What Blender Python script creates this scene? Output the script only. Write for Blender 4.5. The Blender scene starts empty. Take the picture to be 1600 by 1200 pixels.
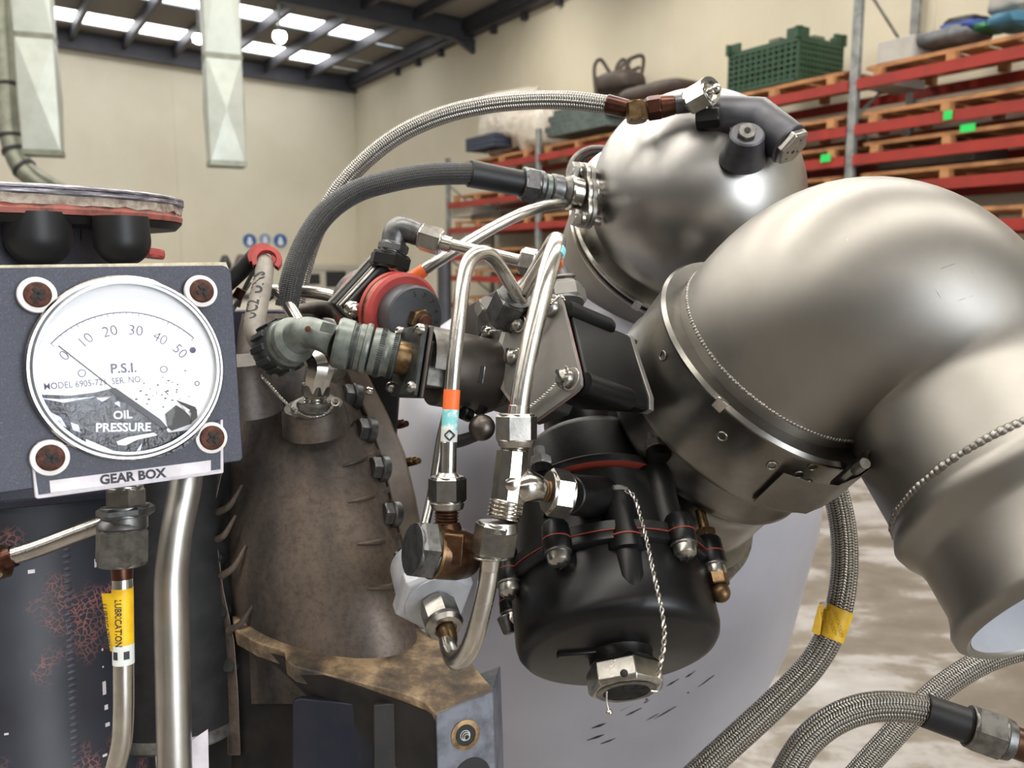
import bpy, math, random
from mathutils import Vector, Matrix, noise as mnoise
random.seed(7)
SC = bpy.context.scene
COL = SC.collection

# ------------------------------------------------------------------ camera
F = 1340.0                                   # focal length in pixels of a 1600 x 1200 frame
PITCH = math.radians(8.0)
CAMLOC = Vector((0, 0, 1.45))
cam_data = bpy.data.cameras.new('camera')
cam_data.sensor_width = 36.0
cam_data.lens = 36.0 * F / 1600.0
cam_data.clip_start = 0.01
cam_data.clip_end = 200
cam_data.dof.use_dof = True
cam_data.dof.focus_distance = 0.50
cam_data.dof.aperture_fstop = 13.5
cam = bpy.data.objects.new('camera', cam_data)
COL.objects.link(cam)
cam.location = CAMLOC
cam.rotation_euler = (math.radians(90) - PITCH, 0, 0)
SC.camera = cam
cam_data.dof.aperture_blades = 0

# ------------------------------------------------------------------ world, exposure, daylight
SC.view_settings.view_transform = 'Standard'
SC.view_settings.look = 'None'
SC.view_settings.gamma = 1.0
SC.view_settings.exposure = 0.32
SC.view_settings.use_curve_mapping = False
wd = bpy.data.worlds.new('world')
SC.world = wd
wd.use_nodes = True
wd.node_tree.nodes['Background'].inputs[0].default_value = (0.75, 0.87, 1.0, 1)
wd.node_tree.nodes['Background'].inputs[1].default_value = 1.0
SKYLIGHT_POWER = 14.0                        # translucent roof sheets, warm daylight
DOOR_POWER = 8.5                            # open roller doorway behind the camera, cool daylight

# ------------------------------------------------------------------ helpers
RIGHT = Vector((1, 0, 0))
FWD = Vector((0, math.cos(PITCH), -math.sin(PITCH)))
UP = Vector((0, math.sin(PITCH), math.cos(PITCH)))

def W(x, u, d):                              # direction: right, up, forward of the view -> world
    return RIGHT * x + UP * u + FWD * d
def P(x, y, d):                              # point seen at (x, y), d metres ahead
    return CAMLOC + W((x - 800) / F * d, (600 - y) / F * d, d)
def ray(x, y):
    return W((x - 800) / F, (600 - y) / F, 1.0)
def R(px, d):
    return px * d / F
def depth(p):
    return (p - CAMLOC).dot(FWD)

class Pl:                                    # a plane; at() finds where a sight line meets it
    def __init__(s, p, n):
        s.p = p; s.n = n.normalized()
    def at(s, x, y, off=0.0):
        r = ray(x, y)
        t = (s.p + s.n * off - CAMLOC).dot(s.n) / r.dot(s.n)
        return CAMLOC + r * t

def perp(a):
    a = a.normalized()
    b = Vector((0, 0, 1)) if abs(a.z) < 0.9 else Vector((1, 0, 0))
    return a.cross(b).normalized()

def smooth_path(pts, n=8):
    pts = [Vector(p) for p in pts]
    if len(pts) < 3:
        return pts
    out = []
    ext = [pts[0] * 2 - pts[1]] + pts + [pts[-1] * 2 - pts[-2]]
    for i in range(1, len(ext) - 2):
        p0, p1, p2, p3 = ext[i - 1], ext[i], ext[i + 1], ext[i + 2]
        t1 = max((p1 - p0).length, 1e-9) ** .5; t2 = max((p2 - p1).length, 1e-9) ** .5; t3 = max((p3 - p2).length, 1e-9) ** .5
        m1 = (p2 - p1) - (p2 - p0) * (t2 / (t1 + t2)) + (p1 - p0) * (t2 / t1)
        m2 = (p2 - p1) - (p3 - p1) * (t2 / (t2 + t3)) + (p3 - p2) * (t2 / t3)
        for k in range(n):
            t = k / n
            out.append(p1 * (2*t**3 - 3*t*t + 1) + m1 * (t**3 - 2*t*t + t) + p2 * (-2*t**3 + 3*t*t) + m2 * (t**3 - t*t))
    out.append(pts[-1])
    return out

def lerp_list(vals, n):
    out = []
    m = len(vals) - 1
    for i in range(n):
        t = i / (n - 1) * m
        k = min(int(t), m - 1)
        out.append(vals[k] + (vals[k + 1] - vals[k]) * (t - k))
    return out

ORG = {}                                     # world origin of every object, to place its children's meshes

class MB:
    def __init__(s):
        s.v = []; s.f = []; s.uv = []
    def add(s, vs, fs, uvs=None):
        o = len(s.v)
        s.v += [Vector(q) for q in vs]
        for i, f in enumerate(fs):
            s.f.append([o + k for k in f])
            s.uv.append(uvs[i] if uvs else [(0, 0)] * len(f))
    def ring_skin(s, rings, closed=True, cap0=True, cap1=True, vlen=None, loop=False):
        n = len(rings[0]); vs = [p for r in rings for p in r]; fs = []; uv = []
        m = len(rings)
        for i in range(m if loop else m - 1):
            j2 = (i + 1) % m
            v0 = vlen[i] if vlen else i / (m - 1 or 1)
            v1 = vlen[j2] if vlen and j2 else (i + 1) / (m - 1 or 1)
            for j in range(n if closed else n - 1):
                k = (j + 1) % n
                fs.append([i * n + j, i * n + k, j2 * n + k, j2 * n + j])
                uv.append([(j / n, v0), ((j + 1) / n, v0), ((j + 1) / n, v1), (j / n, v1)])
        if cap0 and not loop:
            fs.append(list(range(n))[::-1]); uv.append([(0, 0)] * n)
        if cap1 and not loop:
            fs.append([(m - 1) * n + j for j in range(n)]); uv.append([(0, 0)] * n)
        s.add(vs, fs, uv)
        return s
    def tube(s, pts, rad, seg=20, n=8, cap=True, smooth=True):
        path = smooth_path(pts, n) if smooth else [Vector(p) for p in pts]
        rr = lerp_list(rad, len(path)) if isinstance(rad, (list, tuple)) else [rad] * len(path)
        rings = []; vl = []; L = 0; nx = None
        for i, p in enumerate(path):
            t = (path[min(i + 1, len(path) - 1)] - path[max(i - 1, 0)]).normalized()
            if nx is None:
                nx = perp(t)
            else:
                nx = (nx - t * nx.dot(t)).normalized()
            ny = t.cross(nx)
            if i: L += (p - path[i - 1]).length
            vl.append(L)
            rings.append([p + (nx * math.cos(2 * math.pi * j / seg) + ny * math.sin(2 * math.pi * j / seg)) * rr[i] for j in range(seg)])
        return s.ring_skin(rings, True, cap, cap, vl)
    def lathe(s, o, ax, prof, seg=48, ref=None, a0=0.0, a1=None, scale=1.0, cap=True):
        # prof: list of (radius, height along ax)
        ax = ax.normalized()
        e1 = (ref - ax * ref.dot(ax)).normalized() if ref is not None else perp(ax)
        e2 = ax.cross(e1)
        full = a1 is None
        nn = seg if full else seg + 1
        span = 2 * math.pi if full else a1 - a0
        rings = []; vl = []; L = 0
        for i, (r, h) in enumerate(prof):
            r *= scale; h *= scale
            r = max(r, 1e-6)
            if i: L += math.hypot(r - prof[i-1][0] * scale, h - prof[i-1][1] * scale)
            vl.append(L)
            rings.append([o + ax * h + (e1 * math.cos(a0 + span * j / seg) + e2 * math.sin(a0 + span * j / seg)) * r for j in range(nn)])
        c0 = cap and full and prof[0][0] > 1e-5; c1 = cap and full and prof[-1][0] > 1e-5
        return s.ring_skin(rings, full, False if prof[0] == prof[-1] else c0, False if prof[0] == prof[-1] else c1, vl)
    def cyl(s, p0, p1, r0, r1=None, seg=32, ch=0.0):
        ax = p1 - p0; L = ax.length
        r1 = r0 if r1 is None else r1
        prof = [(r0 - ch, 0), (r0, ch), (r1, L - ch), (r1 - ch, L)] if ch else [(r0, 0), (r1, L)]
        return s.lathe(p0, ax, prof, seg)
    def hex(s, p0, p1, r, rot=0.0, n=6, face=True):
        ax = (p1 - p0); L = ax.length; ax = ax.normalized()
        e1 = perp(ax); e2 = ax.cross(e1)
        c = min(0.12 * r, 0.25 * L)
        def rg(rr, h, k=n):
            return [p0 + ax * h + (e1 * math.cos(rot + 2 * math.pi * j / k) + e2 * math.sin(rot + 2 * math.pi * j / k)) * rr for j in range(k)]
        s.ring_skin([rg(r * .9, 0), rg(r, c), rg(r, L - c), rg(r * .9, L)])
        if face:
            s.lathe(p0, ax, [(r * .84, -.03 * r), (r * .86, 0), (r * .86, L), (r * .84, L + .03 * r)], 32)
        return s
    def box(s, c, ex, ey, ez):               # centre and three half-extent vectors
        vs = [c + ex * i + ey * j + ez * k for i in (-1, 1) for j in (-1, 1) for k in (-1, 1)]
        s.add(vs, [[0, 1, 3, 2], [4, 6, 7, 5], [0, 4, 5, 1], [2, 3, 7, 6], [0, 2, 6, 4], [1, 5, 7, 3]])
        return s
    def prism(s, poly, d):                   # polygon of world points, extruded by vector d
        n = len(poly)
        top = [Vector(p) + d for p in poly]
        vs = [Vector(p) for p in poly] + top
        fs = [list(range(n))[::-1], [n + i for i in range(n)]]
        fs += [[i, (i + 1) % n, n + (i + 1) % n, n + i] for i in range(n)]
        s.add(vs, fs)
        return s
    def ball(s, c, r, ax=None, sx=1.0, seg=24):
        ax = ax or Vector((0, 0, 1))
        return s.lathe(c, ax, [(r * math.sin(math.pi * i / 14), -r * sx * math.cos(math.pi * i / 14)) for i in range(15)], seg)
    def torus(s, c, ax, Rr, r, seg=64, sub=12, bumps=0, amp=0.0, a0=0.0, a1=None, ref=None):
        ax = ax.normalized()
        e1 = (ref - ax * ref.dot(ax)).normalized() if ref is not None else perp(ax)
        e2 = ax.cross(e1)
        full = a1 is None
        span = 2 * math.pi if full else a1 - a0
        rings = []
        for i in range(seg if full else seg + 1):
            a = a0 + span * i / seg
            d = e1 * math.cos(a) + e2 * math.sin(a)
            rr = r * (1 + amp * math.sin(bumps * a)) if bumps else r
            rings.append([c + d * (Rr + rr * math.cos(2 * math.pi * j / sub)) + ax * rr * math.sin(2 * math.pi * j / sub) for j in range(sub)])
        return s.ring_skin(rings, True, True, True, None, full)
    def bead(s, c, ax, Rr, r, n=90, ref=None, a0=0.0, a1=None, squash=.8):   # overlapping weld ripples
        ax = ax.normalized(); e1 = (ref - ax * ref.dot(ax)).normalized() if ref is not None else perp(ax); e2 = ax.cross(e1)
        span = 2 * math.pi if a1 is None else a1 - a0
        for i in range(n):
            a = a0 + span * i / n
            d = e1 * math.cos(a) + e2 * math.sin(a)
            t = (e2 * math.cos(a) - e1 * math.sin(a))
            rr = r * random.uniform(.85, 1.15)
            s.lathe(c + d * Rr, (t + ax * .5).normalized(), [(rr * math.sin(math.pi * k / 6), -rr * squash * math.cos(math.pi * k / 6)) for k in range(7)], 8)
        return s
    def build(s, name, mat, parent=None, sharp=32, bevel=0.0, origin=None, subdiv=0):
        me = bpy.data.meshes.new(name)
        if parent is not None:
            org = ORG[parent]
        elif origin is not None:
            org = Vector(origin)
        else:
            n = len(s.v)
            org = Vector((sum(v.x for v in s.v) / n, sum(v.y for v in s.v) / n, min(v.z for v in s.v)))
        me.from_pydata([tuple(v - org) for v in s.v], [], s.f)
        uvl = me.uv_layers.new(name='UVMap')
        k = 0
        flat = []
        for u in s.uv:
            for c in u:
                flat += c
        uvl.data.foreach_set('uv', flat)
        me.validate()
        import bmesh
        bm = bmesh.new(); bm.from_mesh(me)
        bmesh.ops.recalc_face_normals(bm, faces=bm.faces)
        bm.to_mesh(me); bm.free()
        me.materials.append(mat)
        for p in me.polygons: p.use_smooth = True
        me.set_sharp_from_angle(angle=math.radians(sharp))
        o = bpy.data.objects.new(name, me)
        COL.objects.link(o)
        if parent is not None:
            o.parent = parent
        else:
            o.location = org
        ORG[o] = org
        if bevel:
            b = o.modifiers.new('bevel', 'BEVEL'); b.width = bevel; b.segments = 2; b.limit_method = 'ANGLE'; b.angle_limit = math.radians(35)
            b.harden_normals = False
        return o

def tag(o, label=None, cat=None, group=None, kind=None):
    if label: o['label'] = label
    if cat: o['category'] = cat
    if group: o['group'] = group
    if kind: o['kind'] = kind
    return o
def thing(name, loc, label, cat, group=None):
    o = bpy.data.objects.new(name, None)
    o.empty_display_size = .01
    COL.objects.link(o)
    o.location = loc
    ORG[o] = Vector(loc)
    return tag(o, label, cat, group)
def copy_tree(o, parent=None):
    c = o.copy(); COL.objects.link(c)
    if parent is not None: c.parent = parent
    for ch in o.children: copy_tree(ch, c)
    return c

_font_cache = {}
def text_geo(txt, size, offset=0.0):
    key = (txt, size, offset)
    if key not in _font_cache:
        cu = bpy.data.curves.new('lettering', 'FONT')
        cu.body = txt; cu.size = size; cu.align_x = 'CENTER'; cu.align_y = 'CENTER'; cu.offset = offset
        cu.resolution_u = 3
        ob = bpy.data.objects.new('lettering', cu)
        COL.objects.link(ob)
        dg = bpy.context.evaluated_depsgraph_get()
        me = bpy.data.meshes.new_from_object(ob.evaluated_get(dg))
        vs = [v.co.copy() for v in me.vertices]; fs = [list(p.vertices) for p in me.polygons]
        bpy.data.objects.remove(ob); bpy.data.curves.remove(cu); bpy.data.meshes.remove(me)
        _font_cache[key] = (vs, fs)
    return _font_cache[key]
def text_flat(mb, txt, size, o, ex, ey, offset=0.0, bow=0.0):
    vs, fs = text_geo(txt, size, offset)
    mb.add([o + ex * v.x + ey * (v.y + bow * v.x * v.x) for v in vs], fs)
def text_wrap(mb, txt, length, height, c, ax, r, ang, ref, offset=0.0, flip=1):
    # letters run along ax on a cylinder of radius r, centred on angle ang
    ax = ax.normalized(); e1 = (ref - ax * ref.dot(ax)).normalized(); e2 = ax.cross(e1)
    vs, fs = text_geo(txt, .01, offset)
    xm = max(v.x for v in vs); ym = max(v.y for v in vs)
    out = []
    for v in vs:
        a = ang + flip * v.y / ym * height / 2 / r
        out.append(c + ax * v.x / xm * length / 2 + (e1 * math.cos(a) + e2 * math.sin(a)) * r)
    mb.add(out, fs)
def text_tube(mb, txt, pts, t0, t1, r, height, ref, offset=0.0, flip=1):
    # letters follow a bent tube between path fractions t0 and t1
    path = smooth_path(pts, 12); n = len(path) - 1
    vs, fs = text_geo(txt, .01, offset)
    xm = max(v.x for v in vs); ym = max(v.y for v in vs); out = []
    for v in vs:
        s = (t0 + (t1 - t0) * (v.x / xm * .5 + .5)) * n; k = min(int(s), n - 1)
        p = path[k].lerp(path[k + 1], s - k); t = (path[k + 1] - path[k]).normalized() * (1 if t1 > t0 else -1)
        e1 = (ref - t * ref.dot(t)).normalized(); e2 = t.cross(e1); a = flip * v.y / ym * height / 2 / r
        out.append(p + (e1 * math.cos(a) + e2 * math.sin(a)) * r)
    mb.add(out, fs)

# ------------------------------------------------------------------ materials
def srgb(h):
    def l(c):
        c /= 255.0
        return c / 12.92 if c <= .04045 else ((c + .055) / 1.055) ** 2.4
    return (l(h[0]), l(h[1]), l(h[2]), 1)

class NT:
    def __init__(s, m):
        m.use_nodes = True
        s.t = m.node_tree
        s.bsdf = s.t.nodes['Principled BSDF']
        s.co = s.t.nodes.new('ShaderNodeTexCoord')
    def new(s, kind, **kw):
        n = s.t.nodes.new(kind)
        for k, v in kw.items(): setattr(n, k, v)
        return n
    def link(s, a, b): s.t.links.new(a, b)
    def noise(s, scale, detail=4, rough=.6, vec=None, dist=0.0):
        n = s.new('ShaderNodeTexNoise')
        n.inputs['Scale'].default_value = scale; n.inputs['Detail'].default_value = detail
        n.inputs['Roughness'].default_value = rough; n.inputs['Distortion'].default_value = dist
        s.link(vec or s.co.outputs['Object'], n.inputs['Vector'])
        return n.outputs['Fac']
    def ramp(s, fac, stops):
        n = s.new('ShaderNodeValToRGB')
        e = n.color_ramp.elements
        while len(e) < len(stops): e.new(.5)
        for i, (p, c) in enumerate(stops):
            e[i].position = p; e[i].color = c if len(c) == 4 else (*c, 1)
        s.link(fac, n.inputs[0])
        return n.outputs[0]
    def mix(s, fac, a, b):
        n = s.new('ShaderNodeMix', data_type='RGBA')
        for sock, val in ((n.inputs[0], fac), (n.inputs[6], a), (n.inputs[7], b)):
            if isinstance(val, (tuple, float, int)): sock.default_value = val
            else: s.link(val, sock)
        return n.outputs[2]
    def math(s, op, a, b=None, c=None):
        n = s.new('ShaderNodeMath', operation=op)
        for i, val in enumerate((a, b, c)):
            if val is None: continue
            if isinstance(val, (float, int)): n.inputs[i].default_value = val
            else: s.link(val, n.inputs[i])
        return n.outputs[0]
    def bump(s, h, strength=.3, dist=.001):
        n = s.new('ShaderNodeBump')
        n.inputs['Strength'].default_value = strength; n.inputs['Distance'].default_value = dist
        s.link(h, n.inputs['Height'])
        s.link(n.outputs[0], s.bsdf.inputs['Normal'])
    def set(s, **kw):
        for k, v in kw.items():
            i = s.bsdf.inputs[k.replace('_', ' ')]
            if isinstance(v, (float, int, tuple)): i.default_value = v
            else: s.link(v, i)

def mat(name, c1, c2=None, metal=0.0, rough=.5, scale=60, lo=.4, hi=.65, bump=0.0, bdist=.0005, bscale=None, coat=0.0, rvar=0.0, detail=5, spec=None):
    m = bpy.data.materials.new(name)
    n = NT(m)
    n.set(Base_Color=c1, Metallic=metal, Roughness=rough)
    if coat: n.set(Coat_Weight=coat, Coat_Roughness=.12)
    if spec is not None: n.bsdf.inputs['Specular IOR Level'].default_value = spec
    f = None
    if c2 is not None:
        f = n.noise(scale, detail)
        n.set(Base_Color=n.ramp(f, [(lo, c1), (hi, c2)]))
    if rvar:
        g = n.noise(scale * .7 + 5, 3)
        n.set(Roughness=n.math('MULTIPLY_ADD', g, rvar * 2, max(.02, rough - rvar)))
    if bump:
        n.bump(n.noise(bscale or scale * 4, 3), bump, bdist)
    return m

def G(v, t=(1, 1, 1)): return (v * t[0], v * t[1], v * t[2], 1)
M = {}
WARM = (1.0, .95, .87)
COOL = (.93, .96, 1.05)
M['steel'] = mat('bright_steel', G(.62, WARM), G(.45, WARM), 1, .2, 90, rvar=.06)
M['tube'] = mat('stainless_tube', G(.62, WARM), G(.46, WARM), 1, .26, 60, rvar=.07)
M['drain'] = mat('brushed_drain_pipe', G(.5, WARM), G(.4, WARM), 1, .38, 30, rvar=.05)
M['nut'] = mat('machined_nut', G(.42, WARM), G(.30, WARM), 1, .3, 120, rvar=.08, bump=.1, bscale=900)
M['grey_nut'] = mat('plain_grey_nut', G(.3, WARM), G(.22, WARM), .3, .45, 120)
M['nut_dark'] = mat('dark_nut', G(.16), G(.09), .9, .4, 150, rvar=.1, bump=.15, bscale=700)
M['dull'] = mat('dull_metal', G(.22, WARM), G(.12, WARM), .9, .45, 130, rvar=.1, bump=.2, bscale=600)
M['sand'] = mat('blasted_steel', G(.28, (1, .94, .86)), G(.24, (1, .94, .86)), 1, .44, 14, rvar=.05, bump=.06, bscale=1500, bdist=.0002)
M['dome'] = mat('polished_dome_steel', G(.36, (1, .97, .93)), G(.30, (1, .96, .92)), 1, .36, 9, rvar=.05, bump=.03, bscale=1200, bdist=.0002)
M['bandm'] = mat('band_steel', G(.5, WARM), G(.36, WARM), 1, .22, 30, rvar=.08)
M['band_dark'] = mat('shaded_band_steel', G(.24, WARM), G(.17, WARM), 1, .3, 30, rvar=.08)  # band steel with its dark surroundings put into a darker colour
M['weld'] = mat('weld_metal', G(.3, WARM), G(.16, WARM), 1, .42, 200, bump=.2)
M['black'] = mat('gloss_black_paint', G(.003, COOL), G(.006, COOL), 0, .36, 40, bump=.1, bscale=500, bdist=.0003, rvar=.06, spec=.28)
M['black_worn'] = mat('worn_black_paint', G(.006, (1, 1, .88)), G(.02, (1, 1, .85)), 0, .42, 60, lo=.55, hi=.8, bump=.15, bscale=400, spec=.3)
M['black_matte'] = mat('matt_black', G(.010), G(.02), 0, .6, 60, bump=.1, spec=.3)
M['rubber'] = mat('black_rubber', G(.010, COOL), G(.016, COOL), 0, .46, 30, spec=.35)
M['grey_cast'] = mat('grey_valve_casting', G(.065, WARM), G(.05, WARM), .3, .46, 40, bump=.1, bscale=700)
M['plate'] = mat('grey_face_plate', G(.20, WARM), G(.17, WARM), .5, .45, 50, bump=.06, bscale=900)
M['solenoid'] = mat('dark_bronze_can', G(.075, (1, .86, .76)), G(.10, (1, .85, .74)), .7, .4, 30, rvar=.08, bump=.06)
M['olive'] = mat('olive_grey_connector', srgb((122, 128, 122)), srgb((84, 88, 82)), .4, .4, 70, rvar=.08, bump=.15, bscale=300)
M['dark_olive'] = mat('dark_connector_shell', srgb((48, 50, 50)), srgb((72, 76, 74)), .5, .38, 90, bump=.1)
M['brass'] = mat('dirty_brass', srgb((128, 104, 74)), srgb((84, 66, 46)), .9, .38, 120, rvar=.08)
M['copper'] = mat('copper_brown_fitting', srgb((96, 68, 46)), srgb((46, 30, 22)), .7, .32, 60, rvar=.1, bump=.15, bscale=200)
M['rustnut'] = mat('heat_stained_nut', srgb((92, 58, 46)), srgb((54, 36, 34)), .85, .32, 70, rvar=.08)
M['rust'] = mat('rusty_screw', srgb((92, 52, 36)), srgb((44, 24, 18)), .4, .6, 300, bump=.3)
M['red'] = mat('red_rubber_ring', srgb((170, 62, 58)), srgb((150, 54, 50)), 0, .55, 60, bump=.05)
M['gasket_red'] = mat('red_gasket', srgb((128, 48, 36)), None, 0, .6)
M['gasket_tan'] = mat('torn_gasket_fibre', srgb((178, 166, 152)), srgb((128, 112, 100)), 0, .9, 140, bump=.6, bscale=300)
M['white_plastic'] = mat('white_nylon', srgb((222, 216, 214)), srgb((190, 160, 140)), 0, .45, 80, lo=.55, hi=.8)
M['dial'] = mat('white_dial', (.86, .87, .9, 1), None, 0, .6)
M['ink'] = mat('grey_print', srgb((92, 86, 112)), None, 0, .6)
M['ink_dark'] = mat('black_print', srgb((44, 42, 50)), None, 0, .6)
M['ink_white'] = mat('white_print', srgb((215, 218, 226)), None, 0, .6)
M['label_white'] = mat('white_label', srgb((214, 208, 214)), srgb((190, 184, 190)), 0, .5, 60)
M['yellow'] = mat('yellow_tape', srgb((228, 184, 14)), srgb((196, 150, 16)), 0, .5, 60)
M['orange'] = mat('orange_tape', srgb((226, 104, 44)), None, 0, .5)
M['cyan'] = mat('pale_blue_tape', srgb((120, 196, 200)), srgb((214, 220, 212)), 0, .5, 90, lo=.5, hi=.56)
M['tape_white'] = mat('white_tape', srgb((206, 210, 206)), None, 0, .5)
M['silver_paint'] = mat('silver_painted_casing', srgb((168, 168, 178)), srgb((156, 156, 166)), .4, .38, 5, bump=.03, bscale=200, rvar=.04)
M['white_fit'] = mat('pale_anodised_fitting', srgb((186, 188, 194)), srgb((170, 172, 176)), .35, .42, 60)
M['wire'] = mat('lock_wire', G(.55, WARM), None, 1, .3)
M['thread'] = mat('thread_metal', G(.35, WARM), G(.2, WARM), 1, .35, 300)
M['brown_thread'] = mat('rusty_thread', srgb((92, 62, 44)), srgb((60, 38, 28)), .7, .4, 200)

def mk_panel():
    m = bpy.data.materials.new('blue_black_panel_paint'); n = NT(m)
    f = n.noise(1100, 2)
    c = n.ramp(f, [(.35, srgb((36, 38, 52))), (.62, srgb((52, 54, 70))), (.8, srgb((88, 90, 108)))])
    n.set(Base_Color=c, Roughness=.5)
    n.bump(n.noise(700, 3), .25, .0003)
    return m
M['panel'] = mk_panel()

def mk_braid(name, c_hi, c_lo, N, K, metal=1.0, rough=.3):
    m = bpy.data.materials.new(name); n = NT(m)
    sep = n.new('ShaderNodeSeparateXYZ'); n.link(n.co.outputs['UV'], sep.inputs[0])
    a = n.math('MULTIPLY', sep.outputs[0], N * math.pi)
    sa = n.math('SINE', a)
    ph = n.math('MULTIPLY_ADD', sep.outputs[1], K * 2 * math.pi, n.math('MULTIPLY', n.math('COSINE', a), 1.3))
    w = n.math('MULTIPLY_ADD', n.math('SINE', ph), .5, .5)
    row = n.math('POWER', n.math('ABSOLUTE', sa), .5)
    h = n.math('MULTIPLY', row, n.math('MULTIPLY_ADD', w, .75, .25))
    n.set(Base_Color=n.ramp(h, [(.15, c_lo), (.62, c_hi)]), Metallic=metal, Roughness=rough)
    n.bump(h, 1.0, .0009)
    return m
M['braid'] = mk_braid('stainless_braid', G(.46, WARM), G(.045, WARM), 20, 520)
M['braid_small'] = mk_braid('fine_stainless_braid', G(.46, WARM), G(.05, WARM), 14, 520)
M['braid_dark'] = mk_braid('dark_fabric_braid', G(.075), G(.02), 24, 700, .1, .5)

def mk_cast():
    m = bpy.data.materials.new('heat_stained_casting'); n = NT(m)
    mp = n.new('ShaderNodeMapping'); mp.inputs['Scale'].default_value = (1, 1, .4); n.link(n.co.outputs['Object'], mp.inputs[0])
    f = n.noise(16, 6, .6, mp.outputs[0])
    c = n.ramp(f, [(.3, srgb((42, 40, 40))), (.47, srgb((90, 82, 76))), (.62, srgb((120, 106, 95)))])
    g = n.ramp(n.noise(240, 4, .7), [(.45, (1, 1, 1)), (.72, (.55, .5, .46))])
    mm = n.new('ShaderNodeMix', data_type='RGBA', blend_type='MULTIPLY'); mm.inputs[0].default_value = .8
    n.link(c, mm.inputs[6]); n.link(g, mm.inputs[7])
    n.set(Base_Color=mm.outputs[2], Metallic=.45, Roughness=.5)
    n.bump(n.noise(500, 4), .25, .0006)
    return m
M['cast'] = mk_cast()
def mk_bracket():
    m = bpy.data.materials.new('dirty_mount_casting'); n = NT(m)
    f = n.noise(28, 6, .65)
    c = n.ramp(f, [(.36, srgb((66, 62, 58))), (.48, srgb((118, 100, 80))), (.6, srgb((184, 158, 124)))])
    n.set(Base_Color=c, Metallic=.15, Roughness=.62)
    n.bump(n.noise(420, 4), .4, .0008)
    return m
M['bracket'] = mk_bracket()
M['bracket_face'] = mat('machined_grey_face', srgb((108, 110, 118)), srgb((74, 76, 82)), .3, .5, 70, bump=.2)
M['bracket_dark'] = mat('dark_casting', srgb((20, 19, 19)), srgb((38, 34, 32)), .1, .6, 40, bump=.3)  # near-black brown casting colour for the webs and the stiffener

def mk_crackle():
    m = bpy.data.materials.new('crackled_dark_paint'); n = NT(m)
    v = n.new('ShaderNodeTexVoronoi', feature='DISTANCE_TO_EDGE'); v.inputs['Scale'].default_value = 260
    dn = n.noise(160, 3); 
    mx = n.new('ShaderNodeVectorMath', operation='ADD'); n.link(n.co.outputs['Object'], mx.inputs[0])
    sc = n.new('ShaderNodeVectorMath', operation='SCALE'); sc.inputs[3].default_value = .004
    nz = n.new('ShaderNodeTexNoise'); nz.inputs['Scale'].default_value = 200; n.link(n.co.outputs['Object'], nz.inputs['Vector'])
    n.link(nz.outputs['Color'], sc.inputs[0]); n.link(sc.outputs[0], mx.inputs[1])
    n.link(mx.outputs[0], v.inputs['Vector'])
    crack = n.ramp(v.outputs['Distance'], [(.03, (1, 1, 1)), (.12, (0, 0, 0))])
    patch = n.ramp(n.noise(18, 2), [(.52, (0, 0, 0)), (.62, (1, 1, 1))])
    k = n.math('MULTIPLY', crack, patch)
    base = n.ramp(n.noise(14, 3), [(.35, srgb((25, 25, 33))), (.65, srgb((42, 44, 55)))])
    n.set(Base_Color=n.mix(k, base, srgb((132, 84, 78))), Roughness=.48)
    n.bump(n.math('SUBTRACT', 1.0, k), .4, .0004)
    return m
M['crackle'] = mk_crackle()
def mk_flange_rim():
    m = bpy.data.materials.new('chipped_red_rim'); n = NT(m)
    f = n.noise(60, 5)
    n.set(Base_Color=n.ramp(f, [(.35, srgb((70, 52, 52))), (.5, srgb((150, 84, 72))), (.62, srgb((160, 92, 80))), (.68, srgb((176, 172, 184)))]), Roughness=.55)
    n.bump(f, .3, .0006)
    return m
M['rim'] = mk_flange_rim()
def mk_streaked():
    m = bpy.data.materials.new('scratched_grey_rim'); n = NT(m)
    mp = n.new('ShaderNodeMapping'); mp.inputs['Scale'].default_value = (60, 60, 900); n.link(n.co.outputs['Object'], mp.inputs[0])
    f = n.noise(1.0, 5, .7, mp.outputs[0])
    n.set(Base_Color=n.ramp(f, [(.36, srgb((56, 54, 60))), (.5, srgb((116, 112, 120))), (.64, srgb((196, 192, 200)))]), Metallic=.3, Roughness=.5)
    n.bump(f, .5, .0006)
    return m
M['streak'] = mk_streaked()

def mk_glass():
    m = bpy.data.materials.new('clear_lens'); n = NT(m)
    t = n.t
    t.nodes.remove(n.bsdf)
    tr = n.new('ShaderNodeBsdfTransparent'); gl = n.new('ShaderNodeBsdfGlossy'); gl.inputs['Roughness'].default_value = .03
    lw = n.new('ShaderNodeLayerWeight'); lw.inputs['Blend'].default_value = .12
    fac = n.math('MULTIPLY_ADD', n.math('POWER', lw.outputs['Facing'], 3.0), .4, .012)
    mx = n.new('ShaderNodeMixShader')
    n.link(fac, mx.inputs[0]); n.link(tr.outputs[0], mx.inputs[1]); n.link(gl.outputs[0], mx.inputs[2])
    n.link(mx.outputs[0], t.nodes['Material Output'].inputs[0])
    return m
M['glass'] = mk_glass()
M['film'] = mat('crumpled_dark_film', srgb((30, 28, 34)), srgb((68, 68, 78)), .1, .3, 70, lo=.5, hi=.75, bump=.9, bscale=110, bdist=.002)
M['film_black'] = mat('torn_black_film', srgb((40, 38, 36)), srgb((52, 50, 46)), 0, .5, 50, bump=.2)

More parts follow.
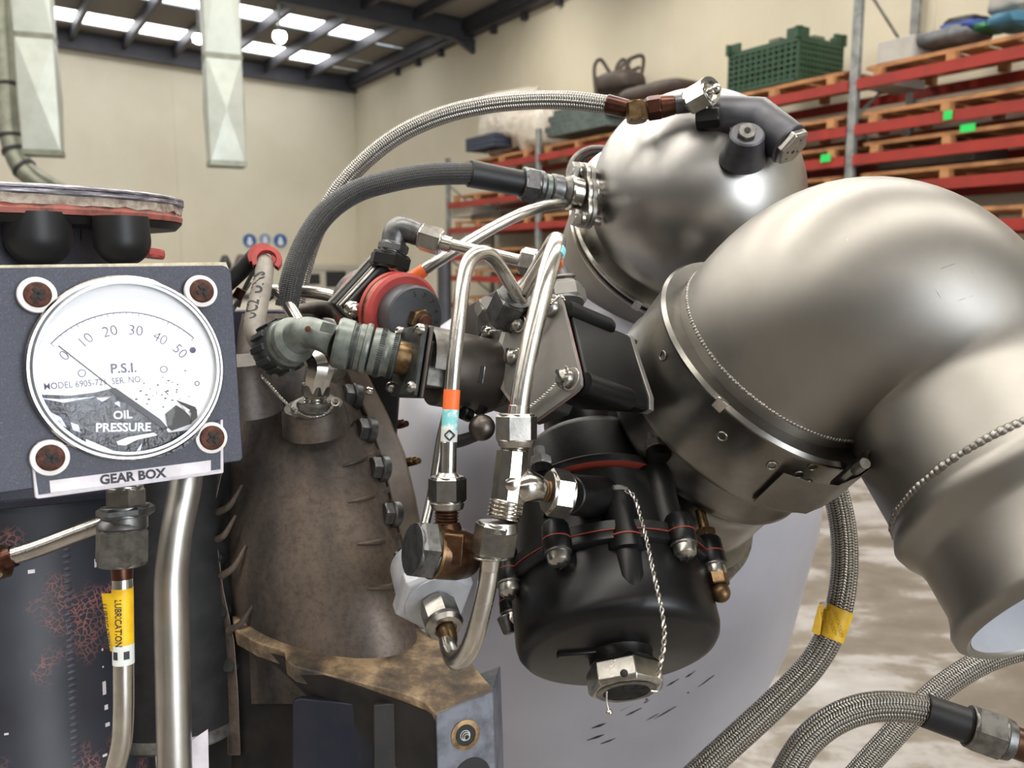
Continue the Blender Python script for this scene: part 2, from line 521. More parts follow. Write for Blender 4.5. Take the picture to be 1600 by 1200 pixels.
def emis(name, col, s):
    m = bpy.data.materials.new(name); n = NT(m)
    n.set(Base_Color=(.8, .8, .8, 1), Emission_Color=col, Emission_Strength=s)
    return m
M['skylight'] = emis('translucent_roof_sheet', (1, .96, .88, 1), SKYLIGHT_POWER)
M['skylight_dim'] = emis('dimmed_roof_sheet', (.96, .97, 1, 1), SKYLIGHT_POWER * .36)  # emission cut on the two far rows so the far wall is lit less
M['daylight'] = emis('daylight_in_doorway', (.86, .93, 1.0, 1), DOOR_POWER)
M['lamp_glow'] = emis('lamp_glow', (1, .95, .85, 1), 14)

M['wall_dark'] = mat('darkened_unseen_wall', srgb((84, 82, 80)), srgb((74, 72, 70)), 0, .7, .6)  # unseen walls coloured dark to deepen contrast in the metal reflections
M['wall'] = mat('cream_precast_wall', srgb((214, 206, 184)), srgb((207, 198, 175)), 0, .7, .6)
def mk_floor():
    m = bpy.data.materials.new('worn_concrete_floor'); n = NT(m)
    mp = n.new('ShaderNodeMapping'); mp.inputs['Scale'].default_value = (1, 1.6, 1); mp.inputs['Rotation'].default_value = (0, 0, math.radians(12)); n.link(n.co.outputs['Object'], mp.inputs[0])
    f = n.noise(1.7, 9, .68, mp.outputs[0], .2)
    g = n.noise(.5, 3)
    c = n.ramp(n.math('ADD', n.math('MULTIPLY', f, .75), n.math('MULTIPLY', g, .25)), [(.42, srgb((88, 81, 72))), (.5, srgb((102, 95, 86))), (.54, srgb((130, 126, 122))), (.64, srgb((148, 146, 144)))])
    n.set(Base_Color=c, Roughness=.42)
    return m
M['floor'] = mk_floor()
def mk_deck():
    m = bpy.data.materials.new('dark_steel_roof_deck'); n = NT(m)
    n.set(Base_Color=srgb((130, 124, 118)), Roughness=.6, Metallic=.2)
    return m
M['deck'] = mk_deck()
M['beam'] = mat('dark_grey_steel', srgb((58, 58, 64)), srgb((48, 48, 54)), .1, .5, 3)
M['galv'] = mat('galvanised_sheet', srgb((168, 172, 164)), srgb((158, 162, 154)), .45, .42, 5, rvar=.06)
M['galv_dark'] = mat('dull_galvanised_pipe', srgb((120, 122, 108)), srgb((100, 102, 90)), .5, .4, 8)
M['rack_red'] = mat('red_rack_beam', srgb((150, 40, 28)), srgb((128, 34, 24)), 0, .5, 3)
M['rack_grey'] = mat('galvanised_upright', srgb((150, 152, 150)), srgb((110, 112, 112)), .4, .45, 8)
M['wood'] = mat('pallet_timber', srgb((178, 128, 82)), srgb((140, 96, 62)), 0, .75, 6)
M['crate_green'] = mat('green_crate_plastic', srgb((40, 72, 48)), srgb((32, 60, 42)), 0, .5, 6)
M['tag_green'] = mat('fluorescent_green_tag', srgb((30, 200, 90)), None, 0, .6)
M['wrap'] = mat('white_stretch_wrap', srgb((206, 198, 186)), srgb((182, 172, 158)), 0, .35, 5, bump=.8, bscale=7, bdist=.03)
M['blue_dark'] = mat('dark_blue_sheet', srgb((46, 54, 72)), None, 0, .6)
M['green_grey'] = mat('grey_green_plank', srgb((86, 98, 94)), srgb((60, 70, 66)), 0, .6, 4)
M['dark_brown'] = mat('dark_brown_frame', srgb((74, 62, 54)), srgb((58, 48, 44)), 0, .6, 4)
M['box_grey'] = mat('grey_carton', srgb((176, 172, 164)), srgb((160, 156, 150)), 0, .6, 4)
M['bundle_grey'] = mat('grey_cloth', srgb((112, 114, 116)), srgb((84, 86, 90)), 0, .7, 9)
M['blue'] = mat('blue_cloth', srgb((44, 70, 140)), srgb((36, 56, 110)), 0, .6, 4)
M['teal'] = mat('teal_cloth', srgb((52, 104, 130)), None, 0, .6)
M['green'] = mat('green_cloth', srgb((44, 120, 84)), None, 0, .6)
M['sign_blue'] = mat('blue_sign', srgb((48, 92, 152)), None, 0, .5)
M['sign_white'] = mat('sign_white', srgb((220, 222, 226)), None, 0, .5)
M['cabinet'] = mat('pale_cabinet', srgb((196, 188, 172)), srgb((186, 178, 162)), 0, .5, 3)
M['void'] = mat('dark_opening', srgb((34, 34, 36)), None, 0, .6)
M['conduit'] = mat('grey_heatshrink_sleeve', srgb((150, 142, 130)), srgb((120, 114, 106)), 0, .5, 60, rvar=.06)
M['hole'] = mat('shadowed_bore', G(.01), None, 0, .7)
# ================================================================== THE HALL
TH = math.radians(32.4)
U = Vector((-math.sin(TH), math.cos(TH), 0))          # along the racked wall, towards the far wall
V = Vector((math.cos(TH), math.sin(TH), 0))           # out through the racked wall
Z = Vector((0, 0, 1))
DV, DU, EAVE, SLOPE = 9.12, 22.2, 6.3, .04
U0, V0 = -13.0, -16.0
def uv(u, v, z): return U * u + V * v + Z * z
def roof(v): return EAVE + SLOPE * (DV - v)
def wallhit(x, y, vv):                                # point on the plane v = vv seen at pixel x, y
    return Pl(uv(0, vv, 0), V).at(x, y)
def struct(o): return tag(o, kind='structure')
def ubox(mb, u0, u1, v0, v1, z0, z1):
    return mb.box(uv((u0+u1)/2, (v0+v1)/2, (z0+z1)/2), U*abs(u1-u0)/2, V*abs(v1-v0)/2, Z*abs(z1-z0)/2)

b = MB(); b.add([uv(U0, V0, 0), uv(U0, DV, 0), uv(DU, DV, 0), uv(DU, V0, 0)], [[0, 1, 2, 3]])
struct(b.build('floor', M['floor'], origin=(0, 0, 0)))
# walls of precast panels, with fine vertical joints
def wall(name, panels, m='wall'):
    b = MB()
    for a in panels: ubox(b, *a)
    return struct(b.build(name, M[m], bevel=.012))
pan = [(DU, DU + .2, DV - .05, DV + .2, 0, EAVE + .3)]
v = DV - .05
while v > V0:
    v2 = max(V0, v - 4.55); pan.append((DU, DU + .2, v2, v, 0, roof(v2) + .3)); v = v2
wall('wall_far', pan)
pan = []; u = DU
while u > U0:
    u2 = max(U0, u - 4.1); pan.append((u2, u, DV, DV + .2, 0, EAVE + .3)); u = u2
wall('wall_right', pan)
wall('wall_left', [(U0, DU, V0 - .2, V0, 0, roof(V0) + .3)], 'wall_dark')
# rear wall with an open roller doorway
DOOR = (-.6, 6.4, 6.0)
wall('wall_rear', [(U0 - .2, U0, V0, DOOR[0], 0, 7.3), (U0 - .2, U0, DOOR[1], DV, 0, 7.3), (U0 - .2, U0, DOOR[0], DOOR[1], DOOR[2], 7.3)], 'wall_dark')
b = MB(); ubox(b, U0 - .25, U0 - .2, DOOR[0], DOOR[1], 0, DOOR[2])
struct(b.build('door_1', M['daylight']))
b = MB()
ubox(b, U0 - .02, U0 + .08, DOOR[0] - .12, DOOR[0], 0, DOOR[2]); ubox(b, U0 - .02, U0 + .08, DOOR[1], DOOR[1] + .12, 0, DOOR[2]); ubox(b, U0 - .02, U0 + .5, DOOR[0] - .1, DOOR[1] + .1, DOOR[2], DOOR[2] + .5)
struct(b.build('trim_1', M['beam']))
# line of a capping strip along the far wall
b = MB(); ubox(b, DU - .03, DU, V0, DV, 1.36, 1.44)
struct(b.build('trim_2', M['cabinet']))

# roof: corrugated steel deck interrupted by strips of translucent sheet
STRIPS = [20.9, 18.2, 12.6, 9.2, 6.0, 2.8, -1.0, -8.5]
SW = .46
segs = []; last = U0
for s in sorted(STRIPS):
    segs.append((last, s - SW)); last = s + SW
segs.append((last, DU))
b = MB()
for (a, c) in segs:
    n = max(2, int((c - a) / .1)); rows = []
    for i in range(n + 1):
        uu = a + (c - a) * i / n; dz = .035 * (i % 2)
        rows.append([uv(uu, V0, roof(V0) + dz), uv(uu, DV, roof(DV) + dz)])
    b.ring_skin(rows, closed=False, cap0=False, cap1=False)
struct(b.build('ceiling', M['deck'], origin=(0, 0, EAVE), sharp=20))
for i, s in enumerate(STRIPS):
    b = MB()
    b.add([uv(s - SW, V0, roof(V0) + .03), uv(s + SW, V0, roof(V0) + .03), uv(s + SW, DV - .9, roof(DV - .9) + .03), uv(s - SW, DV - .9, roof(DV - .9) + .03)], [[0, 1, 2, 3]])
    if i == 0: pass
    struct(b.build('window_%d' % (i + 1), M['skylight_dim' if i < 2 else 'skylight']))
    b = MB()
    b.add([uv(s - SW, DV - .9, roof(DV) + .06), uv(s + SW, DV - .9, roof(DV) + .06), uv(s + SW, DV, roof(DV) + .02), uv(s - SW, DV, roof(DV) + .02)], [[0, 1, 2, 3]])
    struct(b.build('trim_%d' % (i + 3), M['deck']))
# purlins run along U, rafters along V
k = 0; vv = DV - .25
while vv > V0:
    z1 = roof(vv) - .01
    b = MB(); ubox(b, U0, DU, vv - .035, vv + .035, z1 - .2, z1); ubox(b, U0, DU, vv - .035, vv + .06, z1 - .215, z1 - .2)
    o = struct(b.build('purlin', M['beam'])); k += 1
    vv -= 1.08
for u in (22.05, 15.83, 8.2, .8, -6.4):
    b = MB()
    for (dz0, dz1, w) in ((-.05, -.02, .16), (-.37, -.05, .03), (-.40, -.37, .16)):
        p = [uv(u - w/2, V0, roof(V0) + dz0), uv(u + w/2, V0, roof(V0) + dz0), uv(u + w/2, DV, roof(DV) + dz0), uv(u - w/2, DV, roof(DV) + dz0)]
        b.prism(p, Z * (dz1 - dz0))
    if u < 20:
        b.prism([uv(u - .06, DV, roof(DV) - .4), uv(u - .06, DV - .45, roof(DV) - .4), uv(u - .06, DV, roof(DV) - .62)], U * .12)
    struct(b.build('rafter', M['beam']))
b = MB(); ubox(b, U0, DU, DV - .22, DV, EAVE - .3, EAVE - .05)
for i in range(30):
    ubox(b, U0 + 1.1 * i + .4, U0 + 1.1 * i + .5, DV - .12, DV, EAVE - .42, EAVE - .3)
struct(b.build('eave_beam', M['beam']))

# lamps under the roof
for (x, y, d, r, lab) in ((437, 57, 15.5, .12, 'round white lamp glowing between the two skylight rows, right of the ducts'),
                      (310, 60, 15.5, .10, 'small round lamp just left of the second hanging duct'),
                      (369, 67, 15.5, .07, 'tiny round lamp just right of the second hanging duct')):
    c = P(x, y, d)
    t = thing('roof_lamp', c, lab, 'lamp', 'round roof lamps')
    b = MB(); b.ball(c, r); b.build('bulb', M['lamp_glow'], t)
    b = MB(); b.lathe(c + Z * r * .6, Z, [(r * .9, 0), (r * .5, r * .5), (.02, r * .8), (.02, max(.2, roof(c.dot(V)) - c.z - r * .6 - .02))], 24); b.build('lamp_housing', M['galv'], t)

# ------------------------------------------------------------------ hanging sheet-metal ducts
def duct(x, ybot, d, wpx, side, rot, label, joints):
    c = P(x, ybot, d)
    w = R(wpx, d) / 2
    ex = (Vector((math.cos(rot), math.sin(rot), 0))); ey = Vector((-math.sin(rot), math.cos(rot), 0))
    dd = w * .8
    top = roof(c.dot(V)) + .02
    t = thing('hanging_duct', c, label, 'duct', 'hanging sheet metal ducts')
    zs = [c.z] + [P(x, j, d).z for j in joints] + [top]
    for i in range(len(zs) - 1):
        z0, z1 = zs[i], zs[i + 1]; b = MB()
        cs = [(-1, -1), (1, -1), (1, 1), (-1, 1)]
        for q in range(4):
            a, e = cs[q], cs[(q + 1) % 4]
            pa = Vector((c.x, c.y, 0)) + ex * a[0] * w + ey * a[1] * dd; pe = Vector((c.x, c.y, 0)) + ex * e[0] * w + ey * e[1] * dd
            mid = (pa + pe) / 2; out = (mid - Vector((c.x, c.y, 0))).normalized()
            vs = [pa + Z * z0, pe + Z * z0, pe + Z * z1, pa + Z * z1, mid + Z * (z0 + z1) / 2 + out * w * .22]
            b.add(vs, [[0, 1, 4], [1, 2, 4], [2, 3, 4], [3, 0, 4]])
        b.build('duct_section', M['galv'], t, sharp=3)
        b = MB(); b.box(Vector((c.x, c.y, z0)), ex * w * 1.05, ey * dd * 1.05, Z * .03 * w / .2)
        b.build('joint_flange', M['galv_dark'], t)
    return t
duct(69, 240, 9.6, 52, 0, math.radians(20), 'tall galvanised duct hanging at far left beside the round pipe', [66])
duct(354, 257, 10.5, 52, 0, math.radians(26), 'tall galvanised duct hanging alone before the far wall', [97])
t = thing('round_flue_pipe', P(12, 200, 9.8), 'dull round metal pipe with seams bending right behind the left duct', 'pipe')
pts = [(2, -60, 9.8), (8, 60, 9.8), (13, 150, 9.8), (18, 215, 9.8), (36, 262, 9.8), (75, 292, 9.8), (130, 320, 9.8)]
b = MB(); b.tube([P(*p) for p in pts], R(17, 9.8), 20); b.build('pipe_run', M['galv_dark'], t)
for (p, q) in (((13, 131, 9.8), (13.4, 136, 9.8)), ((17, 211, 9.8), (17.6, 216, 9.8)), ((22, 233, 9.8), (24, 239, 9.8)), ((36, 262, 9.8), (40, 266, 9.8))):
    b = MB(); b.cyl(P(*p), P(*q), R(18.5, 9.8)); b.build('seam_band', M['black_matte'], t)

# ------------------------------------------------------------------ safety signs and benches at the far wall
FW = Pl(uv(DU - .012, 0, 0), U)
for (x, y, r, lab) in ((390, 376, 10.5, 'round blue safety sign, left one of the three on the far wall'), (414, 374, 9, 'faded pale blue safety sign between the two round ones'), (438, 376, 10.5, 'round blue safety sign nearest the hoses on the far wall')):
    c = FW.at(x, y); rr = R(r, depth(c)); faded = x == 414
    t = thing('safety_sign', c, lab, 'sign', 'blue safety signs')
    b = MB(); b.lathe(c, U * -1, [(0, .012), (rr, .012), (rr, 0)], 32); b.build('sign_disc', M['sign_blue'] if not faded else M['sign_fade'] if 'sign_fade' in M else mat('faded_blue_sign', srgb((128, 148, 176)), None, 0, .6), t)
    b = MB()
    b.ball(c - U * .013 + Z * rr * .25, rr * .28, U, .1); b.lathe(c - U * .013 - Z * rr * .3, U * -1, [(0, .012), (rr * .42, .01), (rr * .42, 0)], 16)
    b.build('pictogram', M['sign_white'], t)
def bench(x0, x1, y0, name, lab, opens):
    a = Pl(uv(DU - .9, 0, 0), U).at(x0, y0); c = Pl(uv(DU - .9, 0, 0), U).at(x1, y0)
    va, vc = a.dot(V), c.dot(V); zt = a.z
    t = thing(name, uv(DU - .5, (va + vc) / 2, 0), lab, 'cabinet')
    b = MB(); ubox(b, DU - .9, DU - .05, va, vc, 0, zt); b.build('body', M['cabinet'], t, bevel=.01)
    b = MB(); ubox(b, DU - .95, DU - .05, va - .05, vc + .05, zt, zt + .05); b.build('top', M['cabinet'], t)
    for (ox0, ox1, oy0, oy1) in opens:
        pl = Pl(uv(DU - .905, 0, 0), U)
        p, q = pl.at(ox0, oy0), pl.at(ox1, oy1)
        b = MB(); ubox(b, DU - .915, DU - .895, p.dot(V), q.dot(V), p.z, q.z); b.build('recess', M['void'], t)
bench(470, 640, 421, 'wall_cabinet', 'pale cabinets with dark openings at the foot of the far wall', [(480, 500, 428, 444), (509, 541, 424, 448), (548, 560, 430, 460), (570, 620, 428, 470)])
c = P(430, 440, 14); 
t = thing('workbench', Vector((c.x, c.y, 0)), 'cluttered dark workbench far behind the red ringed hose', 'workbench')
b = MB(); b.box(Vector((c.x, c.y, .45)), U.cross(Z) * .9, U * .4, Z * .45); b.build('base', M['cabinet'], t)
b = MB(); b.box(Vector((c.x, c.y, .93)), U.cross(Z) * .95, U * .45, Z * .03); b.build('top', M['void'], t)
for (x, y, r, mt, lab) in ((352, 402, 8, 'void', 'small dark machine on the workbench, left one'), (377, 404, 10, 'dark_brown', 'dark brown machine on the workbench, right one')):
    q = P(x, y + 10, 13.9); b = MB(); rr = R(r, 13.9); b.lathe(q, Z, [(rr, -.1), (rr * 1.2, .0), (rr * .8, rr), (rr * .5, rr * 1.6), (0, rr * 1.7)], 12)
    tag(b.build('bench_machine', M[mt]), lab, 'machine', 'machines on the far workbench')
c = P(694, 440, 12.5)
b = MB(); b.cyl(Vector((c.x, c.y, 0)), P(694, 397, 12.5), R(11, 12.5), seg=20)
tag(b.build('grey_bollard', M['beam']), 'dark grey round post standing before the low end of the racks', 'post')

# ------------------------------------------------------------------ pallet racking along the right wall
RF, RB = 8.0, 8.98
FRAMES = [.2, 3.05, 5.93, 8.85, 11.8, 14.9]
TOPS = [5.6, 5.2, 4.85, 3.3, 3.6, 3.45]
LEV = [.8, 1.35, 1.85, 2.26, 2.575, 2.88, 3.34]
LEVFAR = [.7, 1.22, 1.6, 2.12, 2.6, 3.19]
def levels(i): return LEV if i <= 2 else LEVFAR
rack = thing('pallet_rack', uv(7.5, 8.5, 0), 'long red and grey pallet racking along the right-hand wall', 'rack')
for u, tp in zip(FRAMES, TOPS):
    for v in (RF, RB):
        b = MB(); ubox(b, u - .045, u + .045, v - .035, v + .035, 0, tp); b.build('upright', M['rack_grey'], rack, bevel=.006)
    b = MB(); z = .15; s = 0
    while z + .7 < tp:
        a, c = (RF, RB) if s % 2 == 0 else (RB, RF)
        b.tube([uv(u, a, z), uv(u, c, z + .7)], .016, 6, cap=True); z += .7; s += 1
    b.tube([uv(u, RF, tp - .35), uv(u, RB, tp - .35)], .016, 6)
    b.build('brace', M['rack_grey'], rack)
for i in range(len(FRAMES) - 1):
    for li, z in enumerate(levels(i)):
        for v in (RF - .02, RB):
            b = MB(); ubox(b, FRAMES[i] + .05, FRAMES[i+1] - .05, v - .025, v + .025, z - .105, z); b.build('beam', M['rack_red'], rack)
# long timber pallets: one is built, then copied
def make_pallet():
    b = MB()
    for k in range(9): b.box(Vector((-1.24 + k * .31, 0, .105)), Vector((.12, 0, 0)), Vector((0, .44, 0)), Vector((0, 0, .011)))
    for y in (-.45, 0, .43):
        b.box(Vector((0, y, .1)), Vector((1.33, 0, 0)), Vector((0, .022, 0)), Vector((0, 0, .02)))
        for x in (-1.2, -.42, .4, 1.18): b.box(Vector((x, y + .03, .04)), Vector((.045, 0, 0)), Vector((0, .045, 0)), Vector((0, 0, .04)))
    return b.build('timber_pallet', M['wood'], origin=(0, 0, 0))
ordn = ['lowest', 'second lowest', 'third lowest', 'fourth lowest', 'third highest', 'second highest', 'topmost']
ordf = ['lowest', 'second lowest', 'third lowest', 'third highest', 'second highest', 'topmost']
bays = ['nearest bay', 'bay right of the tall upright', 'bay behind the shiny dome', 'bay under the green boards', 'farthest bay of the rack']
proto = None
for i in range(1, len(FRAMES) - 1):
    lv_ = levels(i)
    for li, z in enumerate(lv_):
        if i <= 2 and li < 2: continue
        o = make_pallet() if proto is None else proto.copy()
        if proto is None: proto = o
        else: COL.objects.link(o)
        o.location = uv((FRAMES[i] + FRAMES[i+1]) / 2 + random.uniform(-.03, .03), 8.47 + random.uniform(-.02, .02), z + .002)
        o.rotation_euler = (0, 0, TH + math.pi / 2 + random.uniform(-.012, .012))
        tag(o, 'long timber pallet, %s level, %s' % ((ordn if i <= 2 else ordf)[li], bays[i]), 'pallet', 'timber pallets on the rack')
# green tags
for (x, y, w, h, lab) in ((1481, 180, 7, 7, 'bright green tag on the red beam, uppermost of the three right of the upright'), (1512, 200, 12, 6, 'widest bright green tag, just below the uppermost one'), (1290, 247, 9, 6, 'bright green tag just left of the tall upright'), (1370, 287, 9, 5, 'bright green tag lowest, just above the steel elbow duct'), (1246, 201, 6, 4, 'bright green tag behind the end cap of the grey tube')):
    pl = Pl(uv(0, RF - .055, 0), V); c = pl.at(x, y); d = depth(c)
    b = MB(); b.box(c, U * R(w, d) * 1.0, V * .004, Z * R(h, d))
    tag(b.build('green_tag', M['tag_green']), lab, 'tag', 'green tags on the rack')

# loads on the top levels
def onrack(x, y, v): return Pl(uv(0, v, 0), V).at(x, y)
ztop = LEV[6] + .122
# big slatted green crate
a = onrack(1146, 100, RF + .02); u1 = a.dot(U); a = onrack(1322, 100, RF + .02)
cu1 = onrack(1165, 100, RF + .05).dot(U); cu0 = onrack(1300, 100, RF + .05).dot(U) + .55
cu0, cu1 = 6.72, 7.75
t = thing('slatted_crate', uv((cu0 + cu1) / 2, 8.47, ztop), 'large dark green slatted plastic crate on the top pallet', 'crate')
b = MB(); hh = .5; cv0, cv1 = 8.05, 8.8
def crate_side(p0, p1):
    L = (p1 - p0).length; e = (p1 - p0).normalized(); nrm = Z.cross(e)
    n = 12
    for k in range(n + 1):
        c = p0 + e * L * k / n; b.box(c + Z * hh / 2, e * .014, nrm * .016, Z * hh / 2)
    for k in range(8):
        z = .03 + k * (hh - .06) / 7; b.box(p0 + e * L / 2 + Z * z, e * L / 2, nrm * (.02 if k in (0, 7, 3) else .014), Z * (.03 if k in (0, 7) else .014))
    b.box(p0 + e * L / 2 + Z * hh / 2 - nrm * .03, e * L / 2, nrm * .004, Z * hh / 2)
    for k in (0, 1): b.box(p0 + e * L * (.06 + .88 * k) + Z * (hh + .04), e * .1, nrm * .02, Z * .06)
cn = [uv(cu0, cv0, ztop), uv(cu1, cv0, ztop), uv(cu1, cv1, ztop), uv(cu0, cv1, ztop)]
for k in range(4): crate_side(cn[k], cn[(k + 1) % 4])
b.box(uv((cu0+cu1)/2, 8.46, ztop + .03), U * (cu1-cu0)/2, V * .46, Z * .015)
b.build('crate_body', M['crate_green'], t)
b = MB()
for k in range(6): b.box(uv(cu0 + .2 + k * .11, 8.2 + random.random() * .4, ztop + .45 + .08 * random.random()), U * .08, V * .1, Z * .06)
tag(b.build('crate_load', M['galv_dark']), 'grey metal scrap showing over the rim of the green crate', 'scrap')

def blob(name, c, ex, ey, ez, mt, lab, cat, n=1.0, group=None, seed=0):
    b = MB(); rings = []
    for i in range(13):
        th = math.pi * i / 12; rr = []
        for j in range(24):
            ph = 2 * math.pi * j / 24
            d = Vector((math.sin(th) * math.cos(ph), math.sin(th) * math.sin(ph), -math.cos(th)))
            sq = Vector([math.copysign(abs(q) ** .6, q) for q in d])
            k = 1 + .16 * n * mnoise.noise(d * 2.3 + Vector((seed, 0, 0))) + .06 * n * mnoise.noise(d * 7 + Vector((0, seed, 0)))
            rr.append(c + (ex * sq.x + ey * sq.y + ez * sq.z) * k)
        rings.append(rr)
    b.ring_skin(rings)
    return tag(b.build(name, M[mt], sharp=60), lab, cat, group)
def topobj(x, y0, y1, wpx, dep, mt, name, lab, cat, v=8.35, n=1.0, seed=0):
    p0, p1 = onrack(x, y0, v), onrack(x, y1, v); d = depth(p0)
    h = abs(p1.z - p0.z) / 2
    return blob(name, (p0 + p1) / 2, U * R(wpx, d) / 2 * 1.35, V * dep, Z * h * 1.15, mt, lab, cat, n, None, seed)
c = onrack(1415, 72, 8.25)
b = MB(); b.box(uv(onrack(1412, 70, 8.2).dot(U), 8.35, ztop + .11), U * .2, V * .3, Z * .11); tag(b.build('grey_carton', M['box_grey'], bevel=.01), 'pale grey carton on the top level right of the tall upright', 'carton')
topobj(1490, 72, 50, 74, .28, 'bundle_grey', 'clothing_bundle', 'grey crumpled bundle beside the carton on the top level', 'bundle', seed=3)
topobj(1513, 54, 38, 50, .24, 'blue', 'folded_tarp', 'blue folded tarp lying on the grey bundle', 'tarp', seed=5)
topobj(1512, 42, 30, 44, .2, 'void', 'black_bag', 'flat black bag behind the blue tarp', 'bag', 8.62, seed=6)
topobj(1548, 50, 38, 26, .2, 'green', 'green_bag', 'green bag between blue tarp and teal cloth', 'bag', seed=8)
topobj(1585, 46, 24, 40, .25, 'teal', 'teal_cloth', 'teal cloth heaped at the far right of the top level', 'cloth', seed=9)
topobj(1582, 20, -8, 44, .2, 'box_grey', 'pale_sack', 'pale sack on top of the teal cloth', 'sack', 8.6, seed=11)
# draped bundle and boards left of the dome
z4 = LEV[6] + .152
topobj(800, 232, 150, 100, .42, 'wrap', 'wrapped_bundle', 'big bundle draped in whitish plastic on the left end of the rack', 'bundle', 8.5, 1.6, seed=2)
topobj(850, 232, 178, 60, .4, 'wrap', 'wrapped_roll', 'smaller whitish wrapped roll beside the draped bundle', 'bundle', 8.45, 1.4, seed=14)
b = MB()
for k in range(3):
    p = onrack(768, 231 - k * 7, 8.15); b.box(p, U * .5, V * .25, Z * .035)
tag(b.build('dark_panel_stack', M['blue_dark']), 'stack of dark blue panels under the draped bundle', 'panels')
for k in range(5):
    p = onrack(922, 204 - k * 9, 8.2); b = MB(); b.box(p + U * (.1 * (k % 2)), U * .75, V * (.28 - .03 * k), Z * .04)
    tag(b.build('green_board', M['green_grey'], bevel=.006), 'grey green board left of the dome, %s of the pile' % ['lowest', 'second from the bottom', 'middle one', 'second from the top', 'topmost'][k], 'board', 'grey green boards left of the dome')
t = thing('rail_frame', onrack(965, 145, 8.5), 'dark brown steel frame with curved rails lying on the rack', 'frame')
d = depth(onrack(965, 120, 8.5)) 
b = MB()
for pts in ([(931, 148), (930, 100), (938, 93), (958, 118), (966, 100), (974, 93), (984, 108)], [(958, 118), (985, 92), (1004, 88), (1000, 132)], [(985, 92), (978, 112), (1000, 105)]):
    b.tube([P(x, y, d) for x, y in pts], R(3, d), 8)
b.build('rail', M['dark_brown'], t)
topobj(968, 145, 116, 60, .3, 'dark_brown', 'dark_seat_pad', 'dark brown slab leaning below the curved steel rails', 'pad', 8.5, .5, seed=21)
topobj(1030, 158, 134, 110, .35, 'dark_brown', 'dark_hood', 'long dark brown sheet bent over beside the dome top', 'sheet', 8.5, .5, seed=22)
# pale cartons on lower levels behind the tubes
for (x, y0, y1, w, mt, lab) in ((742, 340, 322, 50, 'cabinet', 'pale carton on the rack behind the thin slanted tube'), (780, 346, 334, 70, 'dark_brown', 'brown flat carton on the rack above the slanted tube'), (760, 414, 402, 60, 'cabinet', 'pale flat carton on the rack behind the bent tubes'), (735, 382, 364, 40, 'cabinet', 'pale box on the rack just above the bent tube'), (1470, 262, 236, 120, 'dark_brown', 'brown crate on a lower shelf above the elbow duct'), (1395, 140, 126, 40, 'box_grey', 'pale sack on second shelf right of the upright')):
    p0, p1 = onrack(x, y0, 8.4), onrack(x, y1, 8.4); d = depth(p0)
    b = MB(); b.box((p0 + p1) / 2, U * R(w, d) / 2 * 1.3, V * .3, Z * abs(p1.z - p0.z) / 2)
    tag(b.build('carton', M[mt], bevel=.01), lab, 'carton')
# ================================================================== THE ENGINE AND ITS FITTINGS
def T(pts, rpx, seg=22, n=8, name='tube', mt='tube', parent=None, cap=True):
    b = MB()
    d = sum(p[2] for p in pts) / len(pts)
    b.tube([P(*p) for p in pts], R(rpx, d) if not isinstance(rpx, (list, tuple)) else [R(q, d) for q in rpx], seg, n, cap)
    return b.build(name, M[mt] if isinstance(mt, str) else mt, parent)
def C(p0, p1, r0, r1=None, name='collar', mt='nut', parent=None, ch=.06, seg=36):
    b = MB(); d = (p0[2] + p1[2]) / 2
    a, c = P(*p0), P(*p1)
    b.cyl(a, c, R(r0, d), R(r1, d) if r1 else None, seg, ch * R(min(r0, r1 or r0), d))
    return b.build(name, M[mt], parent)
def H(p0, p1, r, rot=0.0, name='hex_nut', mt='nut', parent=None, face=True):
    b = MB(); d = (p0[2] + p1[2]) / 2
    b.hex(P(*p0), P(*p1), R(r, d), rot, 6, face)
    return b.build(name, M[mt], parent, sharp=25)
def threads(p0, p1, r, n, name='thread', mt='thread', parent=None):
    a, c = P(*p0), P(*p1); d = (p0[2] + p1[2]) / 2; L = (c - a).length; rr = R(r, d)
    prof = []
    for i in range(n):
        prof += [(rr * .86, L * i / n), (rr, L * (i + .4) / n), (rr, L * (i + .6) / n)]
    prof += [(rr * .86, L)]
    b = MB(); b.lathe(a, c - a, prof, 28)
    return b.build(name, M[mt], parent, sharp=50)
def screw(parent, pos, nrm, r, mt='nut', style='slot', rot=0.0, name='screw', h=.7, washer=None):
    nrm = nrm.normalized(); e1 = perp(nrm); e2 = nrm.cross(e1)
    e1, e2 = e1 * math.cos(rot) + e2 * math.sin(rot), e2 * math.cos(rot) - e1 * math.sin(rot)
    b = MB(); b.lathe(pos, nrm, [(r, -.3 * r), (r, h * r * .35), (r * .92, h * r * .62), (r * .6, h * r * .9), (0, h * r)], 28)
    o = b.build(name, M[mt] if isinstance(mt, str) else mt, parent)
    b = MB(); top = pos + nrm * (h * r * .8)
    if style in ('slot', 'cross'):
        b.box(top, e1 * r * .8 if style == 'slot' else e1 * r * .55, e2 * r * .14, nrm * r * .24)
        if style == 'cross': b.box(top, e2 * r * .55, e1 * r * .13, nrm * r * .24)
        b.build('screw_recess', M['hole'], o)
    if washer:
        b = MB(); b.lathe(pos, nrm, [(0, -.3 * r), (r * washer, -.3 * r), (r * washer, -.12 * r), (0, -.1 * r)], 32); b.build('washer', M['dull'], o)
    return o
